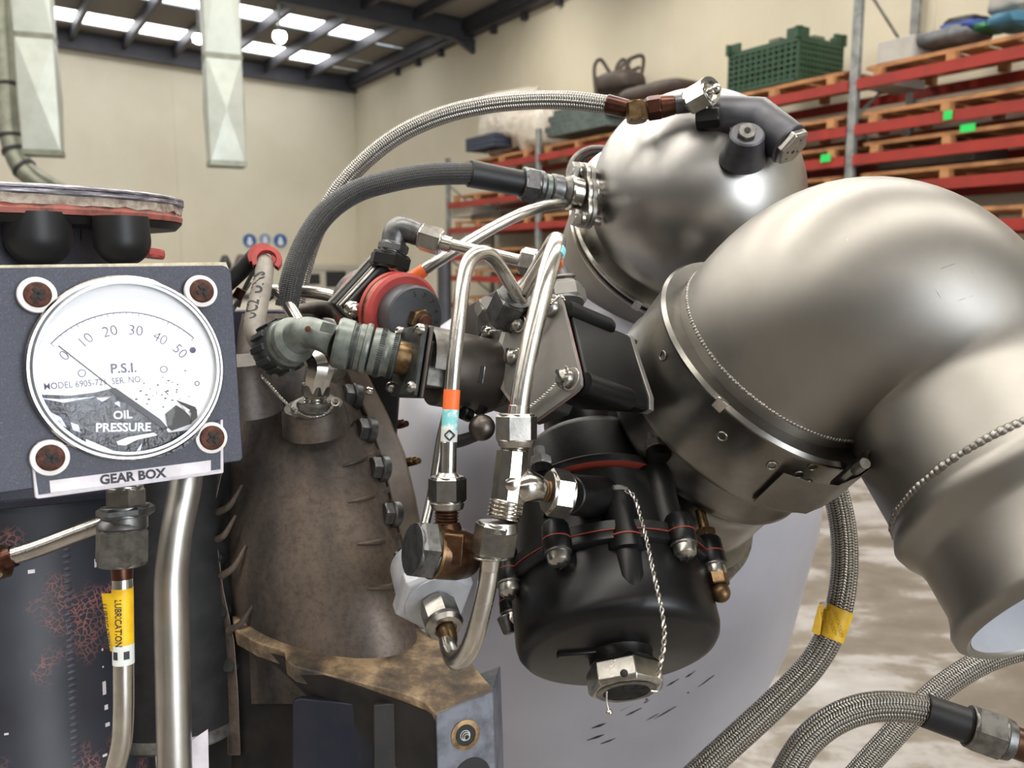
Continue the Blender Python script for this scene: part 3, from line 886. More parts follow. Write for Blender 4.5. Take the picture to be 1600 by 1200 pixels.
def twist(pts, amp, r, pitch, name='lock_wire', parent=None, n=10, mt='wire'):
    path = smooth_path(pts, n); L = 0; ps = [[], []]; nx = None
    fine = []
    for i in range(len(path) - 1):
        m = max(1, int((path[i+1] - path[i]).length / (pitch / 8)))
        fine += [path[i].lerp(path[i+1], k / m) for k in range(m)]
    fine.append(path[-1])
    for i, p in enumerate(fine):
        t = (fine[min(i+1, len(fine)-1)] - fine[max(i-1, 0)]).normalized()
        nx = perp(t) if nx is None else (nx - t * nx.dot(t)).normalized(); ny = t.cross(nx)
        if i: L += (p - fine[i-1]).length
        a = 2 * math.pi * L / pitch
        for s in (0, 1):
            ps[s].append(p + (nx * math.cos(a + math.pi * s) + ny * math.sin(a + math.pi * s)) * amp)
    b = MB()
    for q in ps: b.tube(q, r, 6, smooth=False)
    return b.build(name, M[mt], parent)
def plate(mb, pl, poly, o0, o1):
    pts = [pl.at(x, y, o0) for x, y in poly]
    mb.prism(pts, pl.n * (o1 - o0))
    return mb
def arcpts(c, r, a0, a1, n=5):
    return [(c[0] + r * math.cos(math.radians(a0 + (a1 - a0) * i / n)), c[1] + r * math.sin(math.radians(a0 + (a1 - a0) * i / n))) for i in range(n + 1)]
def text_fit(mb, txt, p0, p1, pl, off, offset=0.0, hs=1.0, bow=0.0):
    vs, fs = text_geo(txt, .01, offset)
    x0 = min(v.x for v in vs); x1 = max(v.x for v in vs); y0 = min(v.y for v in vs); y1 = max(v.y for v in vs)
    a, c = pl.at(*p0, off), pl.at(*p1, off)
    k = (c - a).length / (x1 - x0); ex = (c - a).normalized(); ey = pl.n.cross(ex)
    mb.add([(a + c) / 2 + ex * (v.x - (x0 + x1) / 2) * k + ey * ((v.y - (y0 + y1) / 2) * k * hs + bow * ((v.x - (x0 + x1) / 2) * k) ** 2) for v in vs], fs)

# ------------------------------------------------------------------ oil pressure gauge and its panel
pTL, pTR, pBL, pBR = P(57, 462, .412), P(312, 456, .457), P(77, 715, .412), P(328, 684, .457)
gx = ((pTR - pTL) + (pBR - pBL)).normalized()
gn = gx.cross((pTL - pBL) + (pTR - pBR)).normalized()
gy = gn.cross(gx)
GO = (pTL + pTR + pBL + pBR) / 4
GP = Pl(GO, gn)
panel = thing('gauge_panel', GP.at(180, 740, -.006), 'blue black mounting panel with cream top edge behind the oil pressure gauge', 'panel')
b = MB(); plate(b, GP, [(-120, 424), (338, 418)] + arcpts((338, 434), 16, -80, -5, 4) + [(372, 714), (368, 720), (300, 728), (0, 769), (-120, 786)], -.0105, -.002)
b.build('panel_face', M['panel'], panel, bevel=.0006)
M['cream_edge'] = mat('cream_panel_edge', srgb((214, 204, 178)), srgb((176, 166, 140)), 0, .6, 200)
b = MB(); plate(b, GP, [(-120, 417), (351, 410.5), (357, 424), (359, 440), (350, 460), (-120, 460)], -.0125, -.0105)
b.build('panel_backing', M['cream_edge'], panel)

gauge = thing('oil_pressure_gauge', GP.at(200, 760), 'round white oil pressure gauge with torn black label, marked GEAR BOX', 'gauge')
def gl(x, y):
    q = GP.at(x, y) - GO
    return q.dot(gx), q.dot(gy)
exts = [gl(35, 577), gl(347, 580), gl(193, 432), gl(190, 722)]
gcx = (exts[0][0] + exts[1][0]) / 2; gcy = (exts[2][1] + exts[3][1]) / 2
GR = ((exts[1][0] - exts[0][0]) + (exts[2][1] - exts[3][1])) / 4
GC = GO + gx * gcx + gy * gcy
b = MB(); b.lathe(GC, gn, [(GR * .6, -.03), (GR * .94, -.03), (GR * .94, -.001), (GR, -.001), (GR, .004), (GR - .001, .0055), (GR - .0026, .0055), (GR - .003, .004), (GR * .93, .003)], 96, cap=False)
b.build('bezel', M['bandm'], gauge)
b = MB(); b.lathe(GC, gn, [(0, .0026), (GR * .94, .0026), (GR * .94, .0030), (0, .0030)], 96); b.build('dial', M['dial'], gauge)
dial = [o for o in gauge.children if o.name.startswith('dial')][0]
b = MB(); b.lathe(GC, gn, [(GR * .955, .0045), (GR * .955, .0062), (GR * .93, .0075), (GR * .9, .0075)], 96, cap=False)
M['lens_rim'] = mat('grey_lens_rim', G(.30, COOL), G(.2, COOL), .4, .18, 40)
b.build('lens_rim', M['lens_rim'], gauge)
b = MB(); b.lathe(GC, gn, [(GR * .955, .006)] + [(GR * .955 * math.cos(a), .006 + .0045 * math.sin(a)) for a in [math.pi / 2 * i / 10 for i in range(1, 11)]], 96, cap=False)
b.build('lens', M['glass'], gauge)
# dial print
b = MB()
q = [gl(78, 538), gl(195, 489), gl(300, 529)]
(ax_, ay_), (bx_, by_), (cx_, cy_) = q
dd_ = 2 * (ax_ * (by_ - cy_) + bx_ * (cy_ - ay_) + cx_ * (ay_ - by_))
ux = ((ax_**2 + ay_**2) * (by_ - cy_) + (bx_**2 + by_**2) * (cy_ - ay_) + (cx_**2 + cy_**2) * (ay_ - by_)) / dd_
uy = ((ax_**2 + ay_**2) * (cx_ - bx_) + (bx_**2 + by_**2) * (ax_ - cx_) + (cx_**2 + cy_**2) * (bx_ - ax_)) / dd_
ar = math.hypot(ax_ - ux, ay_ - uy); aa0 = math.atan2(ay_ - uy, ax_ - ux); aa1 = math.atan2(cy_ - uy, cx_ - ux)
def gp(x, y, z): return GO + gx * x + gy * y + gn * z
rings = []
for i in range(61):
    a = aa0 + (aa1 - aa0) * i / 60
    rings.append([gp(ux + (ar + s) * math.cos(a), uy + (ar + s) * math.sin(a), .0032) for s in (-.00022, .00022)])
b.ring_skin(rings, closed=False, cap0=False, cap1=False)
for i in range(26):
    a = aa0 + (aa1 - aa0) * i / 25; L = .002 if i % 5 == 0 else .001
    e = gx * math.cos(a) + gy * math.sin(a); tt = gx * -math.sin(a) + gy * math.cos(a)
    b.box(gp(ux, uy, .0032) + e * (ar - L / 2), e * L / 2, tt * .0001, gn * .00005)
b.build('scale_arc', M['ink'], dial)
b = MB()
for (t, x, y, dx, dy) in (('0', 101, 556, 1, -.85), ('10', 134, 532, 1, -.78), ('20', 172, 518, 1, -.2), ('30', 212, 517, 1, .1), ('40', 250, 529, 1, .52), ('50', 281, 549, 1, .95)):
    e_ = (GP.at(x + dx * 5, y + dy * 5) - GP.at(x, y)).normalized()
    text_flat(b, t, .0074, GP.at(x, y, .0032), e_, gn.cross(e_), -.0001)
text_fit(b, 'P.S.I.', (173, 576), (213, 574), GP, .0032, .0002)
text_fit(b, 'MODEL 6905-721  SER. NO.', (69, 604), (222, 592), GP, .0032, .00004, hs=1.2)
b.lathe(GP.at(301, 547, .003), gn, [(0.0016, 0), (.0016, .0004), (0, .0008)], 16)
for (x, y, r) in ((308, 599, .0008), (128, 583, .0012), (256, 577, .0012)):
    b.torus(GP.at(x, y, .0033), gn, r * 1.4, .0002, 14, 6)
b.build('dial_lettering', M['ink'], dial)
b = MB()
for i in range(40):
    x = random.gauss(225, 35); y = random.gauss(615, 14)
    if y < 0.80 * (x - 175) + 606 - 8 and x < 310 and y < 650: b.box(GP.at(x, y, .0032), gx * random.uniform(.0002, .0007), gy * random.uniform(.0001, .0004), gn * .0001)
b.build('dial_specks', M['film_black'], dial)
# torn label film lying in the lower half
b = MB()
film = [(51, 616), (75, 617), (110, 618), (150, 613), (174, 607), (181, 608), (200, 622), (232, 645), (258, 666), (264, 676), (300, 671), (316, 665), (308, 682), (286, 700), (255, 713), (215, 720), (170, 716), (128, 701), (92, 675), (68, 647)]
plate(b, GP, film, .0031, .0036)
b.build('torn_label', M['film'], gauge, sharp=20)
b = MB(); plate(b, GP, [(258, 647), (275, 633), (286, 640), (296, 650), (299, 662), (268, 673), (262, 668)], .0038, .0044); plate(b, GP, [(286, 634), (307, 639), (308, 652), (298, 662), (299, 646)], .0046, .0052); plate(b, GP, [(275, 625), (305, 636), (306, 639), (284, 633)], .005, .0056)
b.build('label_flake', M['film_black'], gauge, sharp=20)
b = MB(); plate(b, GP, [(134, 686), (160, 697), (188, 709), (160, 710), (136, 703)], .0038, .0043); plate(b, GP, [(182, 690), (200, 683), (240, 676), (246, 680), (214, 687), (196, 696), (184, 695)], .0038, .0043); plate(b, GP, [(257, 664), (266, 672), (262, 675)], .0038, .0043); plate(b, GP, [(284, 633), (297, 641), (292, 644)], .0057, .006)
b.build('label_flake', M['dial'], gauge, sharp=20)
M['film_shine'] = mat('shiny_film_fold', srgb((150, 152, 168)), srgb((80, 80, 92)), .3, .15, 200)
b = MB()
for poly in ([(80, 645), (95, 652), (104, 668), (96, 664)], [(110, 660), (122, 664), (126, 676), (114, 672)], [(70, 640), (86, 668), (110, 690), (84, 664)], [(178, 630), (186, 627), (188, 636)], [(150, 622), (172, 620), (160, 628)], [(212, 706), (222, 692), (218, 708)], [(60, 622), (95, 624), (150, 620), (100, 629)]):
    plate(b, GP, poly, .0036, .0039)
b.build('film_fold', M['film_shine'], gauge, sharp=20)
b = MB(); text_fit(b, 'OIL', (177, 649), (207, 647), GP, .0041, .0003); text_fit(b, 'PRESSURE', (150, 668), (236, 667), GP, .0046, .0003)
b.build('label_lettering', M['ink_white'], gauge)
# needle
b = MB()
a, c = GP.at(91, 540, .0046), GP.at(178, 608, .0046); e = (c - a).normalized()
b.box((a + c) / 2, e * (c - a).length / 2, gn.cross(e) * .00028, gn * .0001)
plate(b, GP, [(174, 606), (180, 606), (200, 620), (250, 655), (262, 669), (257, 672), (230, 652), (190, 624), (172, 611)], .0042, .0048)
b.build('needle', M['ink_dark'], gauge, sharp=20)
# name plate
b = MB(); plate(b, GP, [(47, 706), (60, 690), (140, 700), (250, 712), (330, 664), (346, 655), (347, 737), (346, 739), (58, 779), (54, 777)], -.002, .0009)
b.build('plate_edge', M['label_white'], gauge, bevel=.0004)
b = MB(); plate(b, GP, [(50, 706), (62, 692), (140, 700), (250, 712), (330, 664), (344, 656), (344, 733), (60, 773)], .0005, .0013)
np_ = b.build('name_plate', M['panel'], gauge)
b = MB(); plate(b, GP, [(77, 751), (329, 719), (329, 737), (79, 770)], .0013, .0018); lab_ = b.build('name_label', M['label_white'], np_)
b = MB(); text_fit(b, 'GEAR BOX', (156, 750), (260, 738), GP, .0020, .0004, hs=1.0); b.build('name_lettering', M['ink_dark'], np_)
for (x, y, rw, rs) in ((57, 462, 27, 18.5), (312, 456, 24, 17), (77, 715, 27, 19), (328, 684, 23.5, 17.5)):
    p = GP.at(x, y); d = depth(p)
    o = screw(gauge, p + gn * .0035, gn, R(rs, d) * 1.08, 'rust', 'cross', .5, h=.35)
    b = MB(); r = R(rw, d) * 1.06
    b.lathe(p, gn, [(0, .0008), (r * .98, .0008), (r, .0018), (r * .96, .0034), (r * .7, .0036), (r * .68, .0025), (0, .0025)], 40)
    b.build('nylon_washer', M['white_plastic'], o)

# pipe below the gauge
C((196, 757, .452), (196, 768, .452), 26, name='stem_collar', mt='nut', parent=gauge)
b = MB(); b.hex(P(196, 762, .452), P(197, 793, .452), R(31, .452), .5); b.build('stem_nut', M['nut'], gauge, sharp=25)
lub = thing('lubrication_pipe', P(190, 1200, .452), 'steel pipe under the gauge with a yellow LUBRICATION tape', 'pipe')
b = MB(); b.hex(P(196, 791, .452), P(197, 806, .452), R(43, .452), .2, 6, True); b.build('lock_nut', M['nut_dark'], lub, sharp=25)
C((196, 803, .452), (196, 826, .452), 33, name='neck', mt='nut_dark', parent=lub)
C((191, 808, .452), (191, 830, .452), 36, 38, name='nut_shoulder', mt='nut_dark', parent=lub, ch=.2)
H((191, 824, .452), (190, 882, .452), 40, .45, name='flare_nut', mt='dull', parent=lub)
C((190, 878, .452), (191, 905, .452), 17, 16, name='sleeve', mt='rustnut', parent=lub)
T([(191, 900, .452), (192, 960, .452), (193, 1040, .452), (193, 1110, .453), (190, 1160, .455), (178, 1210, .458), (170, 1260, .46)], 15.5, name='tube', parent=lub)
pa, pb = P(191.5, 930, .452), P(193, 1032, .452); axl = (pb - pa).normalized()
rr = R(15.9, .452)
b = MB(); b.lathe(pa - axl * .004, axl, [(rr, 0), (rr, (pb - pa).length * .86)], 40)
tb = b.build('marking_tape', M['yellow'], lub)
b = MB(); b.lathe(pa + axl * (pb - pa).length * .74, axl, [(rr * 1.005, 0), (rr * 1.005, .0105)], 40); b.build('tape_end', M['tape_white'], tb)
b = MB()                                   # loose end of the tape sticking out on the left
l0 = W(-1, 0, .15)
flag = [pa + W(-rr * .6, .002, -rr * .8), pa + W(-rr * 2.0, .001, -.001), pa + W(-rr * 1.15, -.029, -.001), pa + W(-rr * .5, -.029, -rr * .8)]
b.prism(flag, W(0, 0, .0004)); b.build('tape_flag', M['yellow'], tb)
b = MB()
text_wrap(b, 'LUBRICATION', .0245, .0042, pa + axl * .0135, axl, rr * 1.045, .28, W(.25, 0, -1), .0002, -1)
vs, fs = text_geo('LUBRICATION', .0052, .0001); xm = max(v.x for v in vs)
b.add([pa + W(-rr * 1.35, -.0155, -rr * .45 - .0012) + (axl + W(.08, 0, 0)).normalized() * v.x / xm * .0118 + W(1, 0, -.25) * v.y * .85 for v in vs], fs)
b.build('tape_lettering', M['ink_dark'], tb)
b = MB()
for s in (-.75, .35): b.lathe(pa + axl * .0285, axl, [(rr * 1.02, 0), (rr * 1.02, .0042)], 8, W(.25, 0, -1), s, s + .55)
b.build('tape_mark', M['ink_dark'], tb)

big = thing('drain_pipe', P(272, 1200, .49), 'thick bright steel pipe running straight down right of the yellow tape', 'pipe')
T([(295, 700, .50), (289, 760, .495), (276, 830, .49), (268, 900, .488), (268, 960, .487), (270, 1060, .487), (272, 1150, .487), (274, 1260, .487)], [25, 25, 24, 25, 26, 26, 26, 26], 32, name='tube', mt='drain', parent=big)
b = MB(); plate(b, Pl(P(312, 1170, .5), W(.3, 0, -1)), [(297, 1158), (325, 1139), (327, 1230), (299, 1230)], 0, .0006); b.build('tape_flag', M['label_white'], big)
oilp = thing('oil_pipe', P(60, 850, .49), 'slanted steel pipe meeting a rusty union at the left picture edge', 'pipe')
T([(168, 815, .50), (120, 833, .497), (60, 856, .494), (20, 869, .492)], 14.5, name='tube', parent=oilp)
C((23, 868, .492), (4, 876, .491), 17, name='sleeve', mt='rustnut', parent=oilp)
b = MB(); b.hex(P(6, 875, .491), P(-30, 888, .49), R(30, .49), .3); b.build('union_nut', M['brass'], oilp, sharp=25)

# ------------------------------------------------------------------ flanged housing at the upper left
fc = P(-15, 305, .56)
fl = thing('flanged_housing', fc - Z * .05, 'round black housing with scratched top flange and torn gasket at upper left', 'housing')
def rough_ring(r0, r1, z0, z1, amp, seed, n=160):
    b = MB(); rings = []
    for (r, z, k) in ((r0, z1, 0), (r1, z1, 1), (r1, z0, 1), (r0, z0, 0)):
        rings.append([fc + Vector((math.cos(2*math.pi*j/n), math.sin(2*math.pi*j/n), 0)) * (r + k * amp * mnoise.noise(Vector((j * .35, seed, z * 90)))) + Z * (z + k * amp * .8 * mnoise.noise(Vector((j * .45, seed + 5, 3)))) for j in range(n)])
    return b.ring_skin(rings, True, False, False, None, True)
FR = .118
b = MB(); b.lathe(fc, Z, [(0, 0), (FR * .97, 0), (FR, -.0012), (FR, -.0024), (FR * .985, -.003)], 128); b.build('top_plate', M['streak'], fl)
b = MB(); b.lathe(fc, Z, [(FR * .95, -.0026), (FR * 1.0, -.003), (FR, -.0052), (FR * .985, -.006), (FR * .94, -.006)], 128); b.build('flange_rim', M['streak'], fl)
rough_ring(FR * .9, FR * .985, -.0112, -.0056, .0028, 3).build('torn_gasket', M['gasket_tan'], fl)
b = MB(); b.lathe(fc, Z, [(FR * .9, -.0085), (FR * .97, -.009), (FR * .99, -.0135), (FR * .985, -.0165), (FR * .93, -.0175), (FR * .8, -.0175)], 128); b.build('red_rim', M['rim'], fl)
b = MB(); b.lathe(fc, Z, [(FR * .985, -.0172), (FR * .95, -.0215), (FR * .86, -.0225), (FR * .62, -.0225)], 128); b.build('skirt', M['black_matte'], fl)
b = MB(); b.lathe(fc, Z, [(FR * .66, -.02), (FR * .66, -.028), (FR * .7, -.05), (FR * .72, -.12), (0, -.12)], 96); b.build('body', M['panel'], fl)
for (x, y, r, dd) in ((59, 354, 49, .49), (190, 360, 42, .50)):
    p = P(x, y, dd); rr = R(r, dd)
    b = MB(); b.lathe(p, Z, [(rr * .96, .008), (rr, -.006)] + [(rr * math.cos(a), -.006 - rr * .95 * math.sin(a)) for a in [math.pi / 2 * i / 10 for i in range(1, 11)]], 48); b.build('dome_boss', M['rubber'], fl)
b = MB(); b.box(P(124, 378, .54), W(.0042, 0, 0), W(0, 0, .006), W(0, .017, 0)); b.build('rib', M['black_worn'], fl)
b = MB(); b.hex(P(236, 402, .56), P(237, 390, .56), R(22, .56), .3); b.build('rim_nut', M['red'], fl, sharp=25)

# gearbox housing, lower left
hs = thing('gearbox_housing', P(60, 1250, .60), 'dark blue housing with crackled paint at the lower left', 'housing')
ha = P(40, 780, .62); hb = P(62, 1300, .61)
b = MB(); b.lathe(ha, hb - ha, [(0, -.02), (.074, -.02), (.078, .0), (.078, .3), (0, .3)], 72); b.build('shell', M['crackle'], hs)
b = MB(); b.lathe(ha + (hb - ha).normalized() * -.016, hb - ha, [(.07, -.03), (.09, -.03), (.095, -.026), (.095, .012), (.09, .017), (.07, .017)], 72); b.build('upper_collar', M['panel'], hs, bevel=.001)
b = MB()
pl = P(128, 1000, .525)
b = MB(); ee = (hb - ha).normalized(); e1 = W(.72, 0, -.69)
for i in range(44):
    b.ball(ha + ee * (.028 + i * .0042) + (e1 - ee * e1.dot(ee)).normalized() * .0722, .0064, ee, .5, 16)
M['weld_dark'] = mat('painted_weld_bead', srgb((52, 52, 66)), srgb((66, 66, 80)), 0, .45, 80)
b.build('weld_seam', M['weld_dark'], hs)
b = MB()
for (x, y, w, h) in ((149, 880, 1.6, 14), (160, 1015, 1.2, 4), (163, 1075, 3, 22), (166, 1105, 3, 8), (161, 1042, 1, 3), (168, 1132, 4, 6), (49, 893, 5, 6), (10, 1147, 3, 3), (164, 1180, 4, 4)):
    p = Pl(P(x, y, .53), W(.35, 0, -1)).at(x, y); 
    th_ = .0784
    r = ray(x, y); oc = CAMLOC - ha; dv = r - ee * r.dot(ee); ov = oc - ee * oc.dot(ee)
    A = dv.dot(dv); B = 2 * dv.dot(ov); Cc = ov.dot(ov) - th_ ** 2; D = B * B - 4 * A * Cc
    if D > 0:
        p = CAMLOC + r * ((-B - math.sqrt(D)) / (2 * A)); nn = (p - ha) - ee * (p - ha).dot(ee); nn.normalize()
        tx = ee.cross(nn)
        b.box(p, tx * R(w, .53), ee * R(h, .53) * .5, nn * .0002)
b.build('paint_chips', M['label_white'], hs)
st = thing('starter_canister', P(290, 1200, .66), 'plain black cylinder with a bright bottom rim behind the thick steel pipe', 'canister')
sa, sb_ = P(262, 720, .64), P(275, 1130, .64)
b = MB(); b.lathe(sa, sb_ - sa, [(0, 0), (.044, 0), (.0465, .003), (.0465, .19), (.043, .2), (0, .2)], 72); b.build('shell', M['black_matte'], st)
b = MB(); b.lathe(sa, sb_ - sa, [(.0445, .188), (.0475, .196), (.048, .199), (.046, .201), (.04, .201)], 72); b.build('bottom_rim', M['dull'], st)

# ------------------------------------------------------------------ gear case with bolted flanges
gc = thing('gear_case', P(490, 1000, .68), 'heat-stained brown cast casing with bolted ribs in the middle', 'casing')
lv = [(490, 378, 500, .70, .69, .045), (520, 372, 520, .70, .69, .06), (560, 369, 536, .69, .68, .075), (620, 362, 556, .685, .67, .09), (700, 350, 590, .68, .665, .10), (800, 340, 612, .675, .655, .108), (900, 346, 632, .67, .645, .112), (980, 358, 648, .67, .64, .112), (1020, 362, 655, .67, .64, .112), (1100, 362, 655, .67, .64, .112)]
b = MB(); rows = []
def case_pt(y, s, extra=0.0):
    for i in range(len(lv) - 1):
        if lv[i][0] <= y <= lv[i+1][0]: break
    t = (y - lv[i][0]) / (lv[i+1][0] - lv[i][0])
    q = [lv[i][k] + (lv[i+1][k] - lv[i][k]) * t for k in range(6)]
    a = math.pi * s
    p0, p1 = P(q[1], y, q[3]), P(q[2], y, q[4])
    m = (p0 + p1) / 2; h = (p1 - p0) / 2
    bul = math.sin(a) ** .9
    return m - h * math.cos(a) + (ray((q[1] + q[2]) / 2, y).normalized() * -1) * (q[5] * .62 + extra) * bul + Vector((0, 0, 0))
for k in range(41):
    y = 490 + 610 * k / 40
    rows.append([case_pt(y, j / 36) for j in range(37)])
b.ring_skin(rows, closed=False, cap0=True, cap1=False)
b.build('shell', M['cast'], gc, sharp=50)
# split flange on the right, with its band
def band_pt(i, t):
    L = [(530, 560, 548), (545, 585, 560), (600, 555, 580), (700, 592, 632), (800, 618, 652), (850, 628, 664), (920, 640, 668), (985, 652, 676)]
band = [(536, 520, 545), (560, 534, 560), (600, 552, 580), (650, 574, 606), (712, 595, 631), (780, 612, 648), (850, 629, 660), (920, 640, 664), (985, 651, 668)]
b = MB(); rings = []
for (y, x0, x1) in band:
    rings.append([P(x0 - 26, y + 2, .672), P(x0, y, .648), P(x1, y - 4, .655), P(x1 + 2, y - 4, .69), P(x0 - 26, y + 2, .69)])
b.ring_skin(rings); b.build('split_flange', mat('light_brown_flange', srgb((104, 94, 86)), srgb((136, 122, 108)), .3, .5, 30, bump=.2), gc, bevel=.001)
lband = [(700, 352, 330), (780, 334, 318), (850, 336, 322), (920, 345, 335), (1000, 362, 350), (1080, 368, 356), (1180, 372, 360)]
b = MB(); rings = []
for (y, x0, x1) in lband: rings.append([P(x0 + 4, y, .62), P(x1 - 4, y, .628), P(x1, y, .67), P(x0 + 4, y, .67)])
b.ring_skin(rings); b.build('left_flange', M['cast'], gc, bevel=.001)
bolts = [(543, 619, .645, 17), (565, 672, .638, 17), (586, 732, .632, 17), (604, 803, .628, 17), (620, 877, .625, 16), (631, 955, .622, 14)]
for (x, y, d, r) in bolts:
    ax = W(-.75, .12, -.65); p = P(x + 8, y, d)
    b = MB(); rr = R(r * 1.12, d)
    b.lathe(p, ax, [(rr * 1.12, -.004), (rr * 1.12, .001), (rr, .0018)], 28); b.hex(p + ax.normalized() * .001, p + ax.normalized() * .0085, rr * .98, .3)
    b.build('bolt', M['nut_dark'], gc, sharp=25)
for (x, y) in ((340, 800), (344, 872), (352, 955), (364, 1040)):
    ax = W(-.2, .3, -.85); p = P(x, y, .628); b = MB(); b.hex(p, p + ax.normalized() * .007, R(12, .62), .2); b.build('bolt', M['black_matte'], gc, sharp=25)
for (y0, y1, s0_, s1_) in ((728, 704, .66, .94), (784, 764, .66, .95), (850, 838, .67, .96), (920, 908, .68, .97), (668, 650, .72, .94)):
    pp = [case_pt(y0 + (y1 - y0) * t, s0_ + (s1_ - s0_) * t, 0) for t in (0, .2, .4, .6, .8, 1)]
    b = MB(); rings = []
    for i, p in enumerate(pp):
        w = (.12, .5, .8, .95, 1, 1)[i]; tv = W(-.35, .0, -1) * .0085 * w; uu_ = W(0, .0024, 0) * (.5 + .5 * w)
        rings.append([p - tv * .6 + uu_, p + tv + uu_ * .6, p + tv - uu_ * .6, p - tv * .6 - uu_])
    b.ring_skin(rings); b.build('gusset', M['cast'], gc, bevel=.0006)
for (x0, y0, x1, y1) in ((345, 800, 372, 768), (350, 900, 378, 862), (362, 985, 392, 950), (338, 845, 362, 815)):
    b = MB(); b.tube([P(x0 - 4, y0, .622), P((x0+x1)/2, (y0+y1)/2 + 6, .615), P(x1 + 6, y1 - 10, .615)], [R(6, .62), R(5, .62), R(2, .62)], 8); b.build('gusset', M['cast'], gc)
# bosses on top
b = MB(); b.lathe(P(495, 672, .615), W(-.05, .93, -.35), [(.024, 0), (.0225, .016), (.0205, .019), (.012, .019)], 36); b.build('port_boss', M['cast'], gc)
b = MB(); b.hex(P(492, 640, .60), P(490, 629, .598), R(40, .6), .4); b.build('port_nut', M['dull'], gc, sharp=25)
b = MB(); b.lathe(P(388, 640, .60), W(0, .95, -.3), [(.024, 0), (.018, .022), (.017, .036), (.008, .036)], 36); b.build('sensor_boss', M['cast'], gc)
b = MB(); b.hex(P(378, 578, .592), P(378, 566, .59), R(27, .59), .3, 6, False); b.build('hex_socket', M['dull'], gc, sharp=25)
b = MB(); hx_ = (P(378, 566, .59) - P(378, 578, .592)).normalized(); b.lathe(P(378, 566, .59), hx_, [(.0074, -.002), (.0074, .0004)], 24); b.build('socket_bore', M['hole'], gc)
twist([P(394, 572, .585), P(420, 600, .58), P(450, 632, .576), P(485, 650, .572), P(512, 644, .572), P(522, 630, .574)], .0006, .0005, .0045, 'lock_wire', gc)
b = MB(); b.torus(P(524, 628, .574), W(.2, .2, -1), R(6, .57), .0005, 18, 6); b.build('wire_loop', M['wire'], gc)
# grey shelf of the casing behind the panel
b = MB(); plate(b, Pl(P(400, 520, .70), W(-.1, 0, -1)), [(330, 494), (474, 492), (520, 500), (560, 540), (560, 600), (330, 600)], -.06, 0); b.build('rear_cover', M['panel'], gc, bevel=.002)
b = MB(); b.tube([P(455, 490, .68), P(520, 485, .68), (P(560, 515, .67)), P(585, 560, .66)], R(13, .68), 12); b.build('rear_rib', M['cast'], gc)

# dark stiffener beside the split flange
b = MB(); plate(b, Pl(P(610, 620, .66), W(-.3, 0, -1)), [(560, 570), (626, 560), (626, 600), (620, 682), (612, 660)], 0, .003)
tag(b.build('stiffener_plate', M['bracket_dark']), 'dark triangular plate below the solenoid, right of the split flange', 'plate')
for (x, y, mt, lab) in ((624, 664, 'rustnut', 'rusty stud end right of the dark triangular plate'), (643, 722, 'brass', 'brown stud nut on the silver casing left of the thin tube')):
    b = MB(); b.hex(P(x - 5, y, .67), P(x + 5, y - 2, .665), R(8, .67)); b.cyl(P(x + 3, y, .666), P(x + 11, y - 2, .66), R(5, .66))
    tag(b.build('stud_nut', M[mt], sharp=25), lab, 'nut')

# ------------------------------------------------------------------ engine mount bracket
br = thing('mount_bracket', P(600, 1250, .56), 'dirty cast mount bracket with a threaded hole at the bottom', 'bracket')
topo = [(362, 962, .63), (368, 985, .615), (400, 1003, .60), (445, 1018, .59), (446, 1030, .585), (460, 1042, .58), (560, 1065, .565), (640, 1086, .55), (665, 1098, .545), (680, 1116, .54), (725, 1098, .548), (771, 1080, .556), (766, 1070, .562), (740, 1040, .59), (724, 1022, .605), (700, 1010, .62), (660, 985, .64), (640, 960, .66), (500, 960, .68)]
b = MB(); pts = [P(*p) for p in topo]; b.prism(pts, W(.0, -.012, .004)); b.build('top_web', M['bracket'], br, bevel=.001)
b = MB(); q_ = P(680, 1116, .54); nq = (P(771, 1080, .556) - q_).cross(P(684, 1260, .54) - q_); nq = nq if nq.dot(FWD) < 0 else -nq; pf = Pl(q_, nq)
b.prism([pf.at(*z) for z in ((680, 1116), (725, 1097), (771, 1079), (777, 1260), (684, 1260))], W(.004, 0, .05)); b.build('end_block', M['bracket_face'], br, bevel=.0012)
pc = pf.at(727, 1148)
b = MB(); b.lathe(pc, pf.n, [(.0095, -.003), (.0097, .0006), (.0068, .0008), (.0064, -.002)], 36); ins = b.build('thread_insert', M['brass'], br)
b = MB(); b.lathe(pc + pf.n * .0007, pf.n, [(.0064, 0), (.0064, -.0004), (0, -.0004)], 32); b.build('insert_bore', M['hole'], ins)
b = MB()
for k in range(5): b.torus(pc + pf.n * (.0006 - k * .0001) + W(.0006 * k - .0015, -.0006 * k + .001, 0), pf.n, .0046 - .0007 * k, .0005, 24, 6)
b.build('insert_thread', M['thread'], ins)
b = MB(); b.lathe(pf.at(738, 1214), pf.n, [(.0125, -.001), (.0125, .0005), (.0115, .0006), (0, .0006)], 36); b.build('lower_hole', M['hole'], br)
b = MB()
b.prism([P(362, 990, .63), P(446, 1032, .585), P(680, 1118, .542), P(684, 1260, .542), P(362, 1260, .63)], W(.01, 0, .03)); b.build('side_web', M['bracket_dark'], br)
b = MB(); plate(b, Pl(P(520, 1150, .575), W(-.25, 0, -1)), [(463, 1090), (475, 1086), (590, 1098), (590, 1260), (463, 1260)], 0, .006)
b2 = MB(); b2.prism([P(290, 1000, .72), P(400, 1000, .72), P(400, 1270, .72), P(290, 1270, .72)], W(0, 0, .02)); b2.build('dark_backdrop', M['bracket_dark'], br)  # added dark sheet standing in for the black gap behind the canister
M['blue_recess'] = mat('blue_black_machined_pad', srgb((34, 38, 52)), srgb((46, 46, 54)), .3, .4, 30)
b.build('recess_pad', M['blue_recess'], br, bevel=.001)
